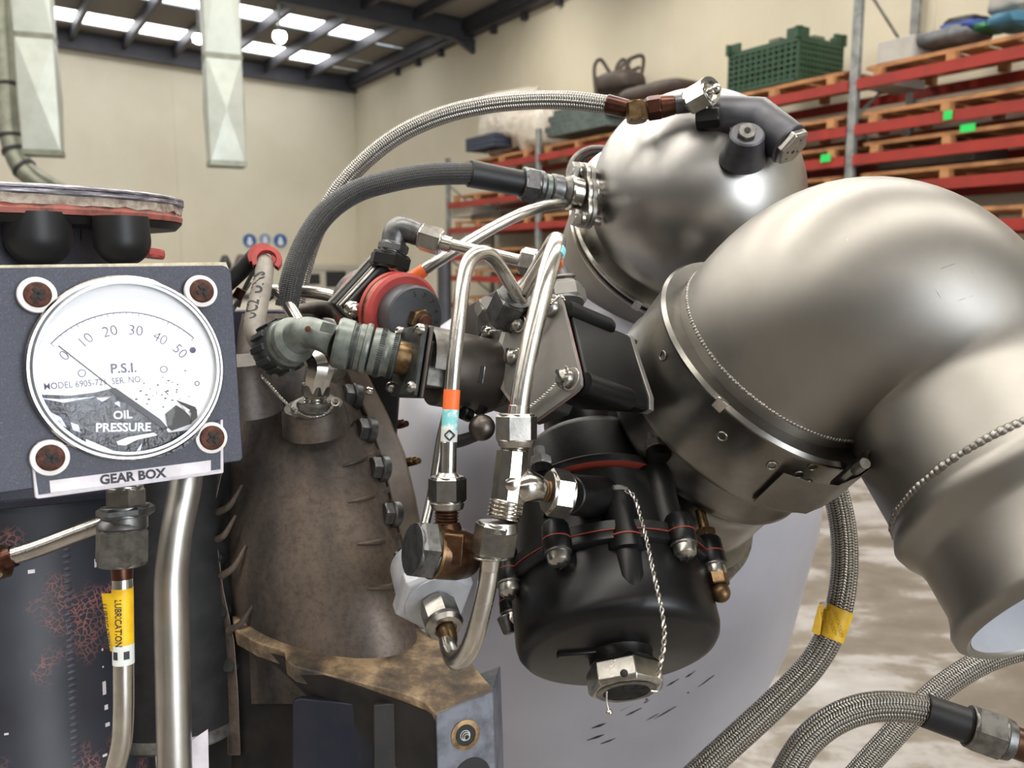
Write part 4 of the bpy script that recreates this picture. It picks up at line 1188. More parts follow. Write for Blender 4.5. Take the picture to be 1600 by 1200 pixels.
b = MB(); b.box(P(625, 1165, .56), W(R(38, .56), 0, .004), W(0, .03, 0), W(0, 0, .006)); b.build('inner_rib', M['bracket_dark'], br, bevel=.001)
# ------------------------------------------------------------------ big silver casing
PA = P(893, 900, 1.0); PB_ = P(1012, 430, .85); pax = (PB_ - PA).normalized(); pk = 1.0 / F
pl_ = thing('turbine_casing', P(930, 1230, 1.0), 'large silver painted bulbous casing behind the black fuel control', 'casing')
prof = [(0, -470), (120, -440), (200, -375), (255, -290), (296, -180), (322, -60), (330, 40), (322, 130), (314, 220), (300, 295), (284, 335), (256, 365), (222, 392), (190, 420), (165, 450), (145, 480), (120, 505)]
b = MB(); b.lathe(PA, pax, prof, 96, scale=pk); b.build('shell', M['silver_paint'], pl_, sharp=60)
b = MB()
for i in range(15):                       # grease smears on the lower right
    x = random.gauss(1040, 45); y = 1085 - (x - 1040) * .55 + random.gauss(0, 22)
    r = ray(x, y); oc = CAMLOC - PA; best = None
    for k in range(400):
        q = CAMLOC + r * (.55 + k * .0015); h = (q - PA).dot(pax) / pk; rad = ((q - PA) - pax * (q - PA).dot(pax)).length / pk
        for j in range(len(prof) - 1):
            if prof[j][1] <= h <= prof[j+1][1]:
                pr = prof[j][0] + (prof[j+1][0] - prof[j][0]) * (h - prof[j][1]) / (prof[j+1][1] - prof[j][1])
                if rad <= pr: best = q
                break
        if best is not None: break
    if best is None: continue
    nn = ((best - PA) - pax * (best - PA).dot(pax)).normalized(); dr = (W(1, .55, 0) - nn * W(1, .55, 0).dot(nn)).normalized(); L = random.uniform(.003, .014)
    b.lathe(best, nn, [(.0012, .0002), (0, .0004)], 8) if random.random() < .4 else b.tube([best - dr * L, best + nn * .0001, best + dr * L], [.0002, random.uniform(.0005, .0014), .0002], 6)
b.build('grease_smear', M['black_matte'], pl_)

# ------------------------------------------------------------------ combustor dome
D0 = P(1088, 310, .74); DR = R(165, .74); dax = W(.2136, .446, -.86).normalized()
dm = thing('combustor_dome', PB_, 'shiny rounded steel dome with bright clamp ring at the upper middle', 'dome')
b = MB(); h0 = -.04
pr_ = [(math.sqrt(max(DR * DR - h * h, 0)), h) for h in [h0 + (DR - h0) * (1 - math.cos(math.pi / 2 * i / 30)) for i in range(31)]]
pr_ = [(math.sqrt(max(DR * DR - h * h, 0)), h) for h in [h0 + (DR - h0) * math.sin(math.pi / 2 * i / 40) for i in range(41)]]
b.lathe(D0, dax, pr_, 128); b.build('cap', M['dome'], dm, sharp=60)
b = MB(); b.lathe(D0, dax, [(.083, -.045), (.094, -.046), (.0955, -.05), (.0945, -.08), (.092, -.12), (.089, -.16), (.07, -.2)], 96); b.build('can', M['sand'], dm)
b = MB(); b.lathe(D0, dax, [(.0905, -.034), (.0985, -.035), (.1005, -.037), (.1005, -.0385), (.097, -.0395), (.0958, -.041), (.0958, -.0425), (.097, -.044), (.1005, -.045), (.1005, -.0465), (.0985, -.048), (.094, -.0485)], 128)
b.build('clamp_ring', M['bandm'], dm)
b = MB(); b.lathe(D0, dax, [(.0962, -.0395), (.0985, -.0405), (.0985, -.0432), (.0962, -.0442)], 128); b.build('clamp_groove', M['black_matte'], dm)
b = MB(); c = D0 - dax * .042; e = (P(1005, 468, .68) - c); e = (e - dax * e.dot(dax)).normalized(); b.box(c + e * .0995, e * .0012, dax * .006, dax.cross(e) * .0035); b.build('clamp_lug', M['steel'], dm, bevel=.0004)
hoop = thing('coiled_hose', P(905, 235, .86), 'dark looped hose edge showing left of the dome above the black fitting', 'hose')
for r_, m_ in ((66, 'dull'), (57, 'black_matte')):
    b = MB(); c = P(948, 290, .86); b.torus(c, W(.4, .3, -1), R(r_, .86), R(4, .86), 64, 10); b.build('loop', M[m_], hoop)

# black flexible hose with its flanged fitting
bh = thing('black_hose', P(460, 450, .66), 'black braided hose arching from behind the connector to the dome fitting', 'hose')
pts = [(448, 480, .64), (458, 430, .64), (478, 378, .645), (510, 332, .65), (555, 300, .655), (610, 283, .66), (670, 273, .67), (742, 271, .68)]
T(pts, 17.5, 28, name='braid', mt='braid_dark', parent=bh)
p0, p1 = (733, 271, .68), (947, 312, .722)
A0, A1 = P(*p0), P(*p1); aL = (A1 - A0).length; aa = (A1 - A0).normalized()
def seg(name, t0, t1, r0, r1=None, mt='nut', parent=bh, ch=.1):
    b = MB(); a, c = A0.lerp(A1, t0), A0.lerp(A1, t1); d = depth((a + c) / 2); b.cyl(a, c, R(r0, d), R(r1, d) if r1 else None, 40, ch * R(r0, d)); return b.build(name, M[mt], parent)
seg('sleeve', 0, .38, 21, 20, 'rubber', ch=.05)
b = MB(); b.hex(A0.lerp(A1, .37), A0.lerp(A1, .475), R(29, .69), .25); b.build('hex_nut', M['nut_dark'], bh, sharp=25)
seg('ring', .475, .52, 25, None, 'nut_dark'); seg('ring', .52, .57, 22, None, 'olive'); seg('ring', .57, .66, 24, None, 'nut_dark'); seg('ring', .66, .71, 22, 25, 'dull'); seg('bushing', .71, .80, 27, 26, 'steel')
c = A0.lerp(A1, .835); d = depth(c)
e1 = W(.16, -.95, -.25); e1 = (e1 - aa * e1.dot(aa)).normalized(); e2 = aa.cross(e1)
def flangeplate(off, th):
    b = MB(); poly = []
    for i in range(48):
        a = 2 * math.pi * i / 48; ra = 27 if abs(math.cos(a)) < .72 else 0
        x = math.cos(a); y = math.sin(a)
        rad = max(R(29, d), 0)
        k = abs(x)
        ext = R(29, d) + R(26, d) * max(0, k - .62) ** 1.0 / .38
        poly.append(c + aa * off + (e1 * x + e2 * y * (1 - .25 * max(0, k - .7))) * ext)
    b.prism(poly, aa * th); return b
flangeplate(-.003, .0035).build('flange_plate', M['nut'], bh, bevel=.0005)
flangeplate(.001, .004).build('mating_flange', M['sand'], bh, bevel=.0005)
seg('weld_neck', .87, 1.0, 29, 27, 'bandm')
b = MB(); b.bead(A1 - aa * .004, aa, R(27, d), .0022, 40); b.build('weld_ring', M['steel'], bh)
for s in (1, -1):
    q = c + e1 * s * R(42, d) - aa * .003
    b = MB(); b.cyl(q, q - aa * .003, R(14, d)); b.hex(q - aa * .002, q - aa * .009, R(13, d), .3); b.cyl(q, q + aa * .016, R(7, d)); b.build('flange_bolt', M['nut'], bh, sharp=25)

# braided steel hose over the top, with stained fittings
sh = thing('braided_hose', P(480, 440, .70), 'shiny steel braided hose arching over the top to the dome', 'hose', None)
pts = [(462, 480, .71), (472, 430, .71), (490, 372, .71), (523, 305, .71), (570, 252, .71), (625, 210, .705), (690, 181, .70), (760, 164, .69), (830, 157, .68), (890, 157, .67), (952, 164, .665)]
T(pts, 13.5, 28, name='braid', mt='braid_small', parent=sh)
A0, A1 = P(946, 162, .665), P(1004, 176, .66)
seg('ferrule', 0, .62, 15, 14, 'rustnut', sh, .15); seg('ferrule_ring', .56, .8, 12, 16, 'rustnut', sh); seg('stub', .6, 1.0, 10, 10, 'rustnut', sh)
b = MB(); b.hex(P(996, 190, .655), P(993, 160, .655), R(17, .655), .2); b.build('banjo_hex', M['brass'], sh, sharp=25)
A0, A1 = P(1000, 172, .66), P(1078, 160, .652)
seg('swivel_collar', .1, .22, 16, 16, 'black_matte', sh)
b = MB(); b.hex(A0.lerp(A1, .15), A0.lerp(A1, .44), R(19, .655), .5); b.build('swivel_nut', M['rustnut'], sh, sharp=25)
seg('rust_collar', .42, .72, 18, 15, 'rustnut', sh); seg('dark_body', .7, 1.12, 15, 16, 'nut_dark', sh)
b = MB(); b.hex(P(1088, 186, .655), P(1124, 182, .65), R(17, .65), .4); b.build('dark_nut', M['black_worn'], sh, sharp=25)
cap = thing('hex_fitting', P(1095, 155, .645), 'bright hex cap fitting with a small tip on top of the dome', 'fitting')
b = MB(); b.hex(P(1076, 160, .65), P(1108, 142, .64), R(23, .645), .3); b.build('cap_nut', M['steel'], cap, sharp=25)
b = MB(); b.lathe(P(1106, 143, .641), (P(1120, 138, .632) - P(1106, 143, .641)), [(R(22, .64), -.002), (R(22, .64), .002), (R(15, .64), .003), (R(11, .64), .001)], 32); b.build('cap_face', M['steel'], cap)
b = MB(); b.cyl(P(1106, 143, .64), P(1117, 140, .636), R(6, .64)); b.ball(P(1119, 139, .635), R(8, .635)); b.build('tip', M['steel'], cap)
ig = thing('igniter_elbow', P(1180, 230, .66), 'grey mitred tube with a drilled end cap on top of the dome', 'tube')
M['bluegrey'] = mat('blue_grey_cast_tube', srgb((86, 86, 90)), srgb((66, 66, 70)), .75, .42, 40, bump=.08)
b = MB(); ir = R(33, .66)
q0, q1, q2 = P(1112, 182, .665), P(1182, 186, .655), P(1233, 226, .64)
n0 = (q1 - q0).normalized(); n2 = (q2 - q1).normalized(); mm = (n0 + n2).normalized(); side = perp(n0.cross(n2)) if n0.cross(n2).length < 1e-6 else n0.cross(n2).normalized()
rings = []
for (p, nn, st_) in ((q0, n0, 1), (q1, mm, 1 / mm.dot(n0)), (q2, n2, 1)):
    w = side.cross(nn).normalized()
    rings.append([p + side * math.cos(2 * math.pi * j / 40) * ir + w * math.sin(2 * math.pi * j / 40) * ir * st_ for j in range(40)])
b.ring_skin(rings); b.build('tube_body', M['bluegrey'], ig, sharp=25, bevel=.0012)
b = MB(); b.lathe(q0, n0, [(ir * .8, -.0025), (ir * 1.02, -.002), (ir * 1.02, .0015), (ir, .002)], 40); b.build('end_ring', M['nut_dark'], ig)
b = MB(); b.hex(q2 - n2 * .003, q2 + n2 * .006, R(31, .64), .3, 6, False); ec = b.build('end_cap', M['nut'], ig, sharp=25, bevel=.0005)
e1 = perp(n2); e2 = n2.cross(e1)
b = MB()
for (u_, v_, r_) in ((0, .2, .0016), (.55, .3, .001), (-.5, .1, .001), (.1, -.6, .001), (.2, .7, .0008)): b.lathe(q2 + n2 * .0062 + (e1 * u_ + e2 * v_) * R(26, .64), n2, [(r_, 0), (0, .0001)], 12)
b.build('cap_holes', M['hole'], ec)
bo = MB(); bo.lathe(P(1160, 246, .65), (P(1167, 212, .632) - P(1160, 246, .65)), [(R(38, .65), 0), (R(31, .65), .008), (R(27, .64), .0225), (R(24, .64), .0235), (0, .0235)], 40); bo.build('boss', M['bluegrey'], ig)
b = MB(); b.prism([P(1141, 198, .636), P(1155, 205, .632), P(1176, 214, .632), P(1187, 224, .634), P(1168, 226, .632), P(1152, 214, .633)], W(0, -.002, .001)); b.build('tab_washer', M['steel'], ig)
b = MB(); b.hex(P(1165, 214, .634), P(1168, 204, .626), R(15, .63), .3); bn = b.build('boss_nut', M['dull'], ig, sharp=25)
b = MB(); b.lathe(P(1168, 203, .6255), P(1168, 203, .6255) - P(1165, 214, .634), [(R(5, .63), 0), (0, .0002)], 16); b.build('nut_bore', M['hole'], bn)

# ------------------------------------------------------------------ large elbow duct with clamp
c0 = P(1230, 543, .55); a0 = W(.41, .64, -.64).normalized()
pE = P(1600, 748, .48); a1 = W(.22, -.74, -.58).normalized()
ER = .0755; hd = .085; hd1 = .085; pS = pE - a1 * .036
el = thing('elbow_duct', c0, 'large blasted steel elbow duct with weld seams on the right', 'duct')
bz = []
for i in range(41):
    t = i / 40; bz.append(c0 * (1-t)**3 + (c0 + a0 * hd) * 3*t*(1-t)**2 + (pS - a1 * hd1) * 3*t*t*(1-t) + pS * t**3)
b = MB(); b.tube([c0 - a0 * .012] + bz + [pE - a1 * .018, pE], ER, 96, smooth=False, cap=False); b.build('elbow', M['sand'], el, sharp=60)
b = MB(); b.lathe(c0, a0, [(ER * .96, -.014), (ER + .0055, -.014), (ER + .006, -.012), (ER + .005, -.010), (ER + .001, -.009), (ER * .98, -.008)], 96); b.build('inlet_lip', M['bandm'], el)
b = MB(); b.bead(c0 + a0 * .001, a0, ER - .0006, .0015, 200, squash=1.0); b.build('weld_bead', M['sand'], el)
b = MB(); b.bead(pE, a1, ER - .0008, .0028, 130, squash=1.0); b.build('weld_bead', M['sand'], el)
b = MB(); b.lathe(pE, a1, [(ER - .001, -.002), (ER + .0002, .001), (ER + .003, .007), (ER + .0052, .012), (ER + .003, .018), (ER - .0015, .024), (ER - .003, .03), (ER - .003, .054), (ER - .001, .060), (ER + .0015, .065), (ER + .001, .070), (ER - .003, .073), (ER - .006, .071), (ER - .007, .062), (ER - .008, .02)], 128, cap=False); b.build('outlet', M['sand'], el, sharp=60)
b = MB(); b.lathe(pE, a1, [(ER - .0078, -.045), (ER - .0064, .0708), (ER - .0072, .0706), (ER - .009, -.045)], 96, cap=False); b.build('outlet_bore', mat('floor_lit_bore', G(.62, COOL), G(.55, COOL), .35, .55, 20), el)  # bore coloured paler to paint in light bounced off the floor
b = MB()
for (x0, y0, x1, y1) in ((1470, 420, 1492, 412), (1482, 475, 1520, 462), (1462, 452, 1472, 470), (1560, 515, 1585, 500), (1320, 360, 1330, 395), (1240, 450, 1246, 480), (1500, 430, 1520, 425)):
    pp = []
    for t in (0, .5, 1):
        x, y = x0 + (x1 - x0) * t, y0 + (y1 - y0) * t; r = ray(x, y); hit = None
        for k in range(600):
            q = CAMLOC + r * (.36 + k * .0005)
            if min((q - z).length for z in bz[::2]) < ER + .00015: hit = q; break
        if hit is not None: pp.append(hit)
    if len(pp) == 3: b.tube(pp, .00012, 5)
b.build('scratches', M['steel'], el)

cl = thing('clamp_band', c0 - a0 * .05, 'wide steel band clamp around the elbow duct inlet with a curled strap end', 'clamp')
b = MB(); b.lathe(c0, -a0, [(ER + .0075, .0065), (ER + .0105, .0062), (ER + .0125, .0085), (ER + .0125, .01), (ER + .0108, .013), (ER + .0108, .05), (ER + .0125, .054), (ER + .0125, .057), (ER + .006, .06), (ER - .002, .06)], 128)
b.build('band', M['band_dark'], cl)
b = MB(); b.lathe(c0, -a0, [(ER + .0072, .008), (ER + .0072, .02), (ER - .002, .02)], 96); b.build('inner_channel', M['dull'], cl)
cc = c0 - a0 * .03; b = MB()
M['spotweld'] = mat('spot_weld_mark', G(.26, WARM), None, 1, .4)
def on_band(x, y):
    r = ray(x, y); ov = CAMLOC - c0; dv = r - a0 * r.dot(a0); ov2 = ov - a0 * ov.dot(a0); rr_ = ER + .011
    A = dv.dot(dv); B = 2 * dv.dot(ov2); Cc = ov2.dot(ov2) - rr_ ** 2; D = B * B - 4 * A * Cc
    if D < 0: return None, None
    q = CAMLOC + r * ((-B - math.sqrt(D)) / (2 * A)); nn = (q - c0) - a0 * (q - c0).dot(a0)
    return q, nn.normalized()
for (x, y) in ((1206, 728), (1035, 556), (1248, 742), (1270, 730), (1262, 756), (1128, 682)):
    q, nn = on_band(x, y)
    if q is not None:
        b = MB(); b.torus(q, nn, .0028, .0006, 20, 6); b.build('spot_weld', M['spotweld'], cl)
sp = [(1215, 748), (1255, 762), (1300, 768), (1335, 752), (1358, 735), (1364, 722), (1355, 712), (1342, 714), (1338, 724), (1346, 730)]
b = MB(); rings = []
for i, (x, y) in enumerate(sp):
    dd = .503 - .0015 * i; p = P(x, y, dd); w = W(-.35, -.72, .60).normalized() * -1
    q = p + w * (-.012)
    rings.append([p + a0 * .006, p - a0 * .024, p - a0 * .024 + W(0, 0, .0012), p + a0 * .006 + W(0, 0, .0012)])
sm = []
b.ring_skin(rings); b.build('strap_end', M['band_dark'], cl, sharp=50, bevel=.0003)
b = MB(); b.cyl(P(1352, 724, .482), P(1320, 746, .51), R(8, .51)); b.build('strap_pin', M['dull'], cl)
b = MB(); p, nn = on_band(1118, 640)
b.box(c0 - a0 * .0095 + (p - c0 - a0 * (p - c0).dot(a0)).normalized() * (ER + .0115), a0 * .004, nn * .0016, a0.cross(nn) * .0035); b.build('clamp_tab', M['steel'], cl, bevel=.0005)

sd = thing('inlet_stub', c0 - a0 * .15, 'dark steel stub duct between the band clamp and the silver casing', 'duct')
b = MB(); b.lathe(c0, -a0, [(ER - .001, .03), (ER - .001, .078), (ER + .002, .083), (ER + .002, .088), (ER - .002, .093), (ER - .004, .105), (ER - .004, .14), (ER + .002, .146), (ER + .003, .15), (ER - .002, .155), (ER - .002, .2), (ER + .01, .24)], 96); b.build('duct_body', M['band_dark'], sd)
b = MB(); b.lathe(c0, -a0, [(ER + .001, .155), (ER + .008, .157), (ER + .009, .168), (ER + .001, .17)], 96); b.build('rear_band', M['dull'], sd)

# ------------------------------------------------------------------ red-ringed pressure switch
sw = thing('pressure_switch', P(610, 520, .62), 'dark round pressure switch with red rubber rings below the black elbow', 'switch')
s0, s1 = P(540, 470, .665), P(652, 497, .575); sx = (s1 - s0).normalized(); sL = (s1 - s0).length
sa0 = W(.60, -.20, -.77).normalized()
sf = P(650, 497, .575)
k = R(1, .59)
b = MB(); b.lathe(sf, -sa0, [(0, 0), (46 * k, 0), (49 * k, .0012), (49 * k, .03), (0, .03)], 64); b.build('end_can', mat('slate_grey_can', G(.07, COOL), G(.1, COOL), .4, .42, 60, bump=.05), sw)
can = [o for o in sw.children if o.name.startswith('end_can')][0]
b = MB(); b.lathe(sf, -sa0, [(52 * k, .0145), (60 * k, .0142), (65 * k, .016), (65 * k, .0195), (61 * k, .0215), (48 * k, .0215)], 72); b.build('red_ring', M['red'], sw)
b = MB(); b.lathe(sf, -sa0, [(50 * k, .0215), (62 * k, .0215), (62 * k, .0255), (50 * k, .0255)], 72); b.build('middle_ring', M['brass'], sw)
b = MB(); b.lathe(sf, -sa0, [(48 * k, .0255), (63 * k, .0255), (65 * k, .028), (62 * k, .0305), (48 * k, .0305)], 72); b.build('red_ring', M['red'], sw)
b = MB(); b.lathe(sf, -sa0, [(44 * k, .02), (44 * k, .07)], 64); b.build('body', M['black_matte'], sw)
b = MB(); b.lathe(sf, -sa0, [(48 * k, .060), (60 * k, .060), (62 * k, .064), (60 * k, .067), (48 * k, .067)], 72); b.build('red_ring', M['red'], sw)
b = MB(); b.lathe(sf, -sa0, [(40 * k, .067), (59 * k, .067), (58 * k, .076), (50 * k, .082), (0, .082)], 72); b.build('rear_can', M['dull'], sw)
nb = sf + W(.0, 0, 0) + W(0, 0, 0)
b = MB(); b.hex(sf - sa0 * .002 + W(.002, -.0015, 0), sf + sa0 * .005 + W(.002, -.0015, 0), 19 * k, .2); bn = b.build('brass_nut', M['brass'], can, sharp=25)
b = MB(); b.cyl(sf + W(.002, -.0015, 0), sf + sa0 * .009 + W(.002, -.0015, 0), 11 * k, None, 24, .0005); b.build('adjuster', M['rust'], can)
b = MB(); fp = Pl(sf + sa0 * .0002, sa0); ex = (W(1, 0, 0) - sa0 * sa0.x).normalized(); ex = (W(1, 0, .66) - sa0 * W(1, 0, .66).dot(sa0)).normalized(); ey = sa0.cross(ex)
for i, ch in enumerate('57745'):
    a = math.radians(100 - i * 27); rad = 36 * k
    e_r = ex * math.cos(a) + ey * math.sin(a); e_t = ex * math.sin(a) - ey * math.cos(a)
    text_flat(b, ch, .0048, sf + sa0 * .0003 + e_r * rad, e_t, e_r)
b.build('stamped_number', M['black_matte'], can)
# clamp plates (square block on edge)
bt = W(.66, .72, .2); bt = (bt - sa0 * bt.dot(sa0)).normalized(); bs = sa0.cross(bt)
bc = sf - sa0 * .044 + W(-.002, .004, 0)
for (o, th, w, mt) in ((-.006, .006, .030, 'black_matte'), (.0015, .0022, .031, 'plate'), (.0045, .0022, .0305, 'nut'), (.009, .0045, .029, 'black_matte'), (-.012, .003, .031, 'plate')):
    b = MB(); b.box(bc + sa0 * o, bt * w * .82, bs * w * .82, sa0 * th / 2); b.build('clamp_plate', M[mt], sw, bevel=.0008)
for (u_, v_) in ((.021, .019), (-.021, .019), (.021, -.019), (-.021, -.019)):
    screw(sw, bc + sa0 * .012 + bt * u_ + bs * v_, sa0, R(13, .59), 'steel', 'none', 0, 'bolt', h=1.2)
# black elbow adapter and steel tube to the right
ea = thing('elbow_adapter', P(620, 420, .61), 'black angled elbow adapter with hex collar on the pressure switch', 'fitting')
b = MB(); b.hex(P(607, 420, .60), P(612, 397, .60), R(33, .60), .35); b.build('base_hex', M['black_worn'], ea, sharp=25)
C((612, 400, .60), (615, 384, .60), 17, name='neck', mt='rubber', parent=ea)
b = MB(); b.hex(P(613, 394, .598), P(616, 380, .598), R(24, .60), .6); b.build('collar_hex', M['nut_dark'], ea, sharp=25)
T([(614, 390, .598), (618, 366, .598), (626, 358, .598), (655, 367, .597)], [19, 20, 20, 18], 24, name='elbow_body', mt='nut_dark', parent=ea)
cb = thing('cross_tube', P(740, 400, .59), 'straight steel tube with a bright nut running right from the black elbow adapter', 'tube')
C((648, 368, .597), (662, 371, .596), 14, name='thread', mt='rustnut', parent=cb)
b = MB(); b.hex(P(657, 369, .596), P(690, 379, .594), R(22, .595), .75); b.build('flare_nut', M['nut'], cb, sharp=25)
C((689, 379, .594), (706, 383, .593), 13, 12, name='sleeve', mt='tube', parent=cb)
T([(700, 381, .593), (760, 395, .59), (830, 411, .588)], 9, name='tube', parent=cb)
b = MB(); b.hex(P(814, 407, .588), P(838, 412, .586), R(22, .587), .4); b.build('end_nut', M['nut'], cb, sharp=25)
b = MB(); b.tube([P(836, 412, .586), P(868, 418, .586), P(878, 440, .586), P(880, 470, .585)], R(15, .586), 20); b.build('end_elbow', M['dull'], cb)
threads((878, 430, .585), (881, 462, .585), 22, 5, parent=cb, mt='dull')
b = MB(); b.hex(P(880, 452, .58), P(884, 476, .575), R(34, .58), .2); b.build('port_nut', M['plate'], cb, sharp=25)
dg = thing('slanted_tube', P(740, 385, .63), 'thin bright tube slanting up right with an orange tape at its lower end', 'tube')
T([(630, 444, .63), (700, 398, .63), (770, 356, .64), (815, 334, .65), (850, 322, .67), (880, 318, .70)], 9, name='tube', parent=dg)
C((640, 437.5, .629), (663, 422, .629), 10.4, name='orange_tape', mt='orange', parent=dg, ch=0)

# clamped grey hose with red cushions, left
gh = thing('grey_sleeved_hose', P(405, 540, .59), 'grey sleeved cable hose with printed marks, curving into the connector', 'hose')
T([(402, 350 + 60, .63), (413, 412, .60), (411, 440, .59), (402, 480, .58), (398, 515, .57), (410, 540, .56), (440, 556, .55)], [12, 14, 15, 16, 16, 15, 14], 24, name='sleeve', mt='conduit', parent=gh)
b = MB(); text_tube(b, 'UC21UNS', [P(*q) for q in [(402, 410, .63), (413, 412, .60), (411, 440, .59), (402, 480, .58), (398, 515, .57), (410, 540, .56), (440, 556, .55)]], .63, .30, R(16.2, .583), R(25, .583), W(-.15, 0, -1), .0002, -1)
b.build('sleeve_print', M['ink_dark'], gh)
for (x, y, d, r) in ((417, 407, .598, 23), (410, 402, .612, 22)):
    b = MB(); b.lathe(P(x, y, d), W(.25, .35, -1), [(R(r - 8, d), -.0028), (R(r - .5, d), -.0028), (R(r, d), -.002), (R(r, d), .002), (R(r - .5, d), .0028), (R(r - 8, d), .0028), (R(r - 8, d), -.0028)], 48, W(0, 1, .3), -2.2, 2.2); b.build('red_cushion', M['red'], gh)
T([(400, 398, .62), (375, 425, .62), (345, 452, .62)], 13, name='dark_hose', mt='black_matte', parent=gh)
lt = thing('rear_tube', P(470, 480, .66), 'short bent steel tube with a red clamp behind the connector', 'tube')
T([(415, 462, .64), (428, 455, .64), (440, 462, .638), (455, 485, .635), (470, 510, .63)], 10.5, name='tube', parent=lt)
T([(445, 455, .66), (480, 456, .66), (515, 462, .66), (530, 468, .66)], 9.5, name='tube', parent=lt)
b = MB(); b.box(P(444, 460, .645), W(.0052, 0, 0), W(0, .0055, 0), W(0, 0, .005)); b.build('red_clamp', M['red'], lt, bevel=.0012)
b = MB(); b.hex(P(370, 466, .63), P(378, 452, .63), R(9, .63)); tag(b.build('small_union', M['rustnut'], sharp=25), 'small rusty union nut between the panel edge and the grey hose', 'nut')
for (pts_, r_, mt_, lab) in (([(352, 500, .66), (372, 470, .66), (390, 440, .66)], 4, 'dull', 'thin dull tube behind the panel edge, lower one'), ([(372, 480, .655), (380, 455, .655), (398, 420, .655)], 3, 'black_matte', 'thin black line behind the grey hose')):
    b = MB(); b.tube([P(*p) for p in pts_], R(r_, .66), 10); tag(b.build('thin_tube', M[mt_]), lab, 'tube')

# ------------------------------------------------------------------ solenoid and its electrical connector
so = thing('solenoid_valve', P(715, 640, .55), 'dark bronze cylinder with a slot bolted to the grey valve plate', 'solenoid')
v0, v1 = P(655, 568, .530), P(770, 590, .556); vx = (v1 - v0).normalized(); vL = (v1 - v0).length; k = R(1, .545)
b = MB(); b.lathe(v0, vx, [(0, vL * .22), (57 * k, vL * .22), (60 * k, vL * .24), (60 * k, vL * .93), (56 * k, vL), (0, vL)], 64); b.build('can', M['solenoid'], so)
vu = (W(0, 1, 0) - vx * W(0, 1, 0).dot(vx)).normalized(); vs_ = vx.cross(vu)
b = MB(); b.lathe(v0, vx, [(59 * k, vL * -.0), (60 * k, vL * .0), (60 * k, vL * .26), (58 * k, vL * .26)], 40, vu, -.9, 1.7); b.build('shroud', M['dull'], so)
b = MB(); b.box(v0 + vx * vL * .12, vx * vL * .12, vu * 34 * k, vs_ * 34 * k); b.build('inner_block', M['dull'], so, bevel=.001)
b = MB(); b.box(v0 + vx * (-.003), vx * .0014, vu * 54 * k, vs_ * 46 * k); b.build('square_flange', M['solenoid'], so, bevel=.0008)
b = MB(); b.box(v0 + vx * (-.0072), vx * .0018, vu * 53 * k, vs_ * 45 * k); b.build('square_flange', M['dark_olive'], so, bevel=.0008)
sl = P(751, 584, .5); q = v0 + vx * vL * .72; off = (sl - q); 
r = ray(752, 585); ov = CAMLOC - v0; dv = r - vx * r.dot(vx); ov2 = ov - vx * ov.dot(vx)
A = dv.dot(dv); B = 2 * dv.dot(ov2); Cc = ov2.dot(ov2) - (60 * k) ** 2; q = CAMLOC + r * ((-B - math.sqrt(max(0, B * B - 4 * A * Cc))) / (2 * A)); nn = ((q - v0) - vx * (q - v0).dot(vx)).normalized(); tt = vx.cross(nn)
b = MB(); b.box(q, vx * R(3, .5), tt * R(14, .5), nn * .0004); sl_ = b.build('slot', M['hole'], so, bevel=.0003)
b = MB(); b.box(q + vx * R(4, .5), vx * R(1.2, .5), tt * R(14, .5), nn * .0008); b.build('slot_edge', M['steel'], sl_, bevel=.0002)
for (u_, w_) in ((46, -38), (-40, -38), (46, 38), (-40, 38)):
    screw(so, v0 + vx * (-.009) + vu * u_ * k + vs_ * w_ * k, -vx, R(9, .53), 'nut', 'slot', .6, h=1.1)
screw(so, v0 + vx * (-.009) + vu * -46 * k + vs_ * -60 * k + W(-.012, 0, .01), -vx, R(7, .53), 'steel', 'slot', .3, h=1.1)
twist([v0 + vx * (-.012) + vu * 46 * k + vs_ * -38 * k, P(622, 525, .525), P(612, 522, .53)], .0005, .0004, .004, 'lock_wire', so)
# two-hole flange of the solenoid
fp = Pl(P(780, 560, .545), W(-.78, .16, -.60))
b = MB(); plate(b, fp, [(752, 498), (768, 486), (782, 492), (800, 565), (803, 618), (792, 632), (778, 634), (766, 600), (752, 540)], -.004, 0); b.build('bolt_flange', M['grey_cast'], so, bevel=.0008)
screw(so, fp.at(764, 520, .0), fp.n, R(12, .54), 'steel', 'slot', .9, 'screw', h=1.3)
screw(so, fp.at(780, 603, .0), fp.n, R(13, .54), 'nut_dark', 'slot', .5, 'screw', h=1.4)

cn_ = thing('electrical_connector', P(520, 560, .53), 'grey green ribbed electrical plug angled between grey hose and solenoid', 'connector')
c0_, c1_ = P(520, 533, .522), P(655, 566, .530); cx = (c1_ - c0_).normalized(); cL = (c1_ - c0_).length; k = R(1, .526)
def cn(name, prof, mt, parent=cn_, seg=56):
    b = MB(); b.lathe(c0_, cx, [(r * k, t * cL) for r, t in prof], seg); return b.build(name, M[mt], parent)
cn('barrel', [(22, .60), (27, .62), (27, .90), (22, .98)], 'brass')
cn('knurled_ring', [(30, .42), (37, .44), (38, .50), (38, .58), (36, .60), (35, .64), (36, .66), (36, .72), (30, .74)], 'olive')
cn('locking_ring', [(28, .34), (40, .345), (41.5, .365), (41.5, .385), (40, .41), (34, .42)], 'olive')
cn('coupling_nut', [(26, .02), (37, .03), (40, .06), (39, .20), (36, .22), (36, .27), (38, .285), (38, .34), (30, .345)], 'olive')
kr = [o for o in cn_.children if o.name.startswith('knurled')][0]; cpn = [o for o in cn_.children if o.name.startswith('coupling')][0]
e1 = perp(cx); e2 = cx.cross(e1)
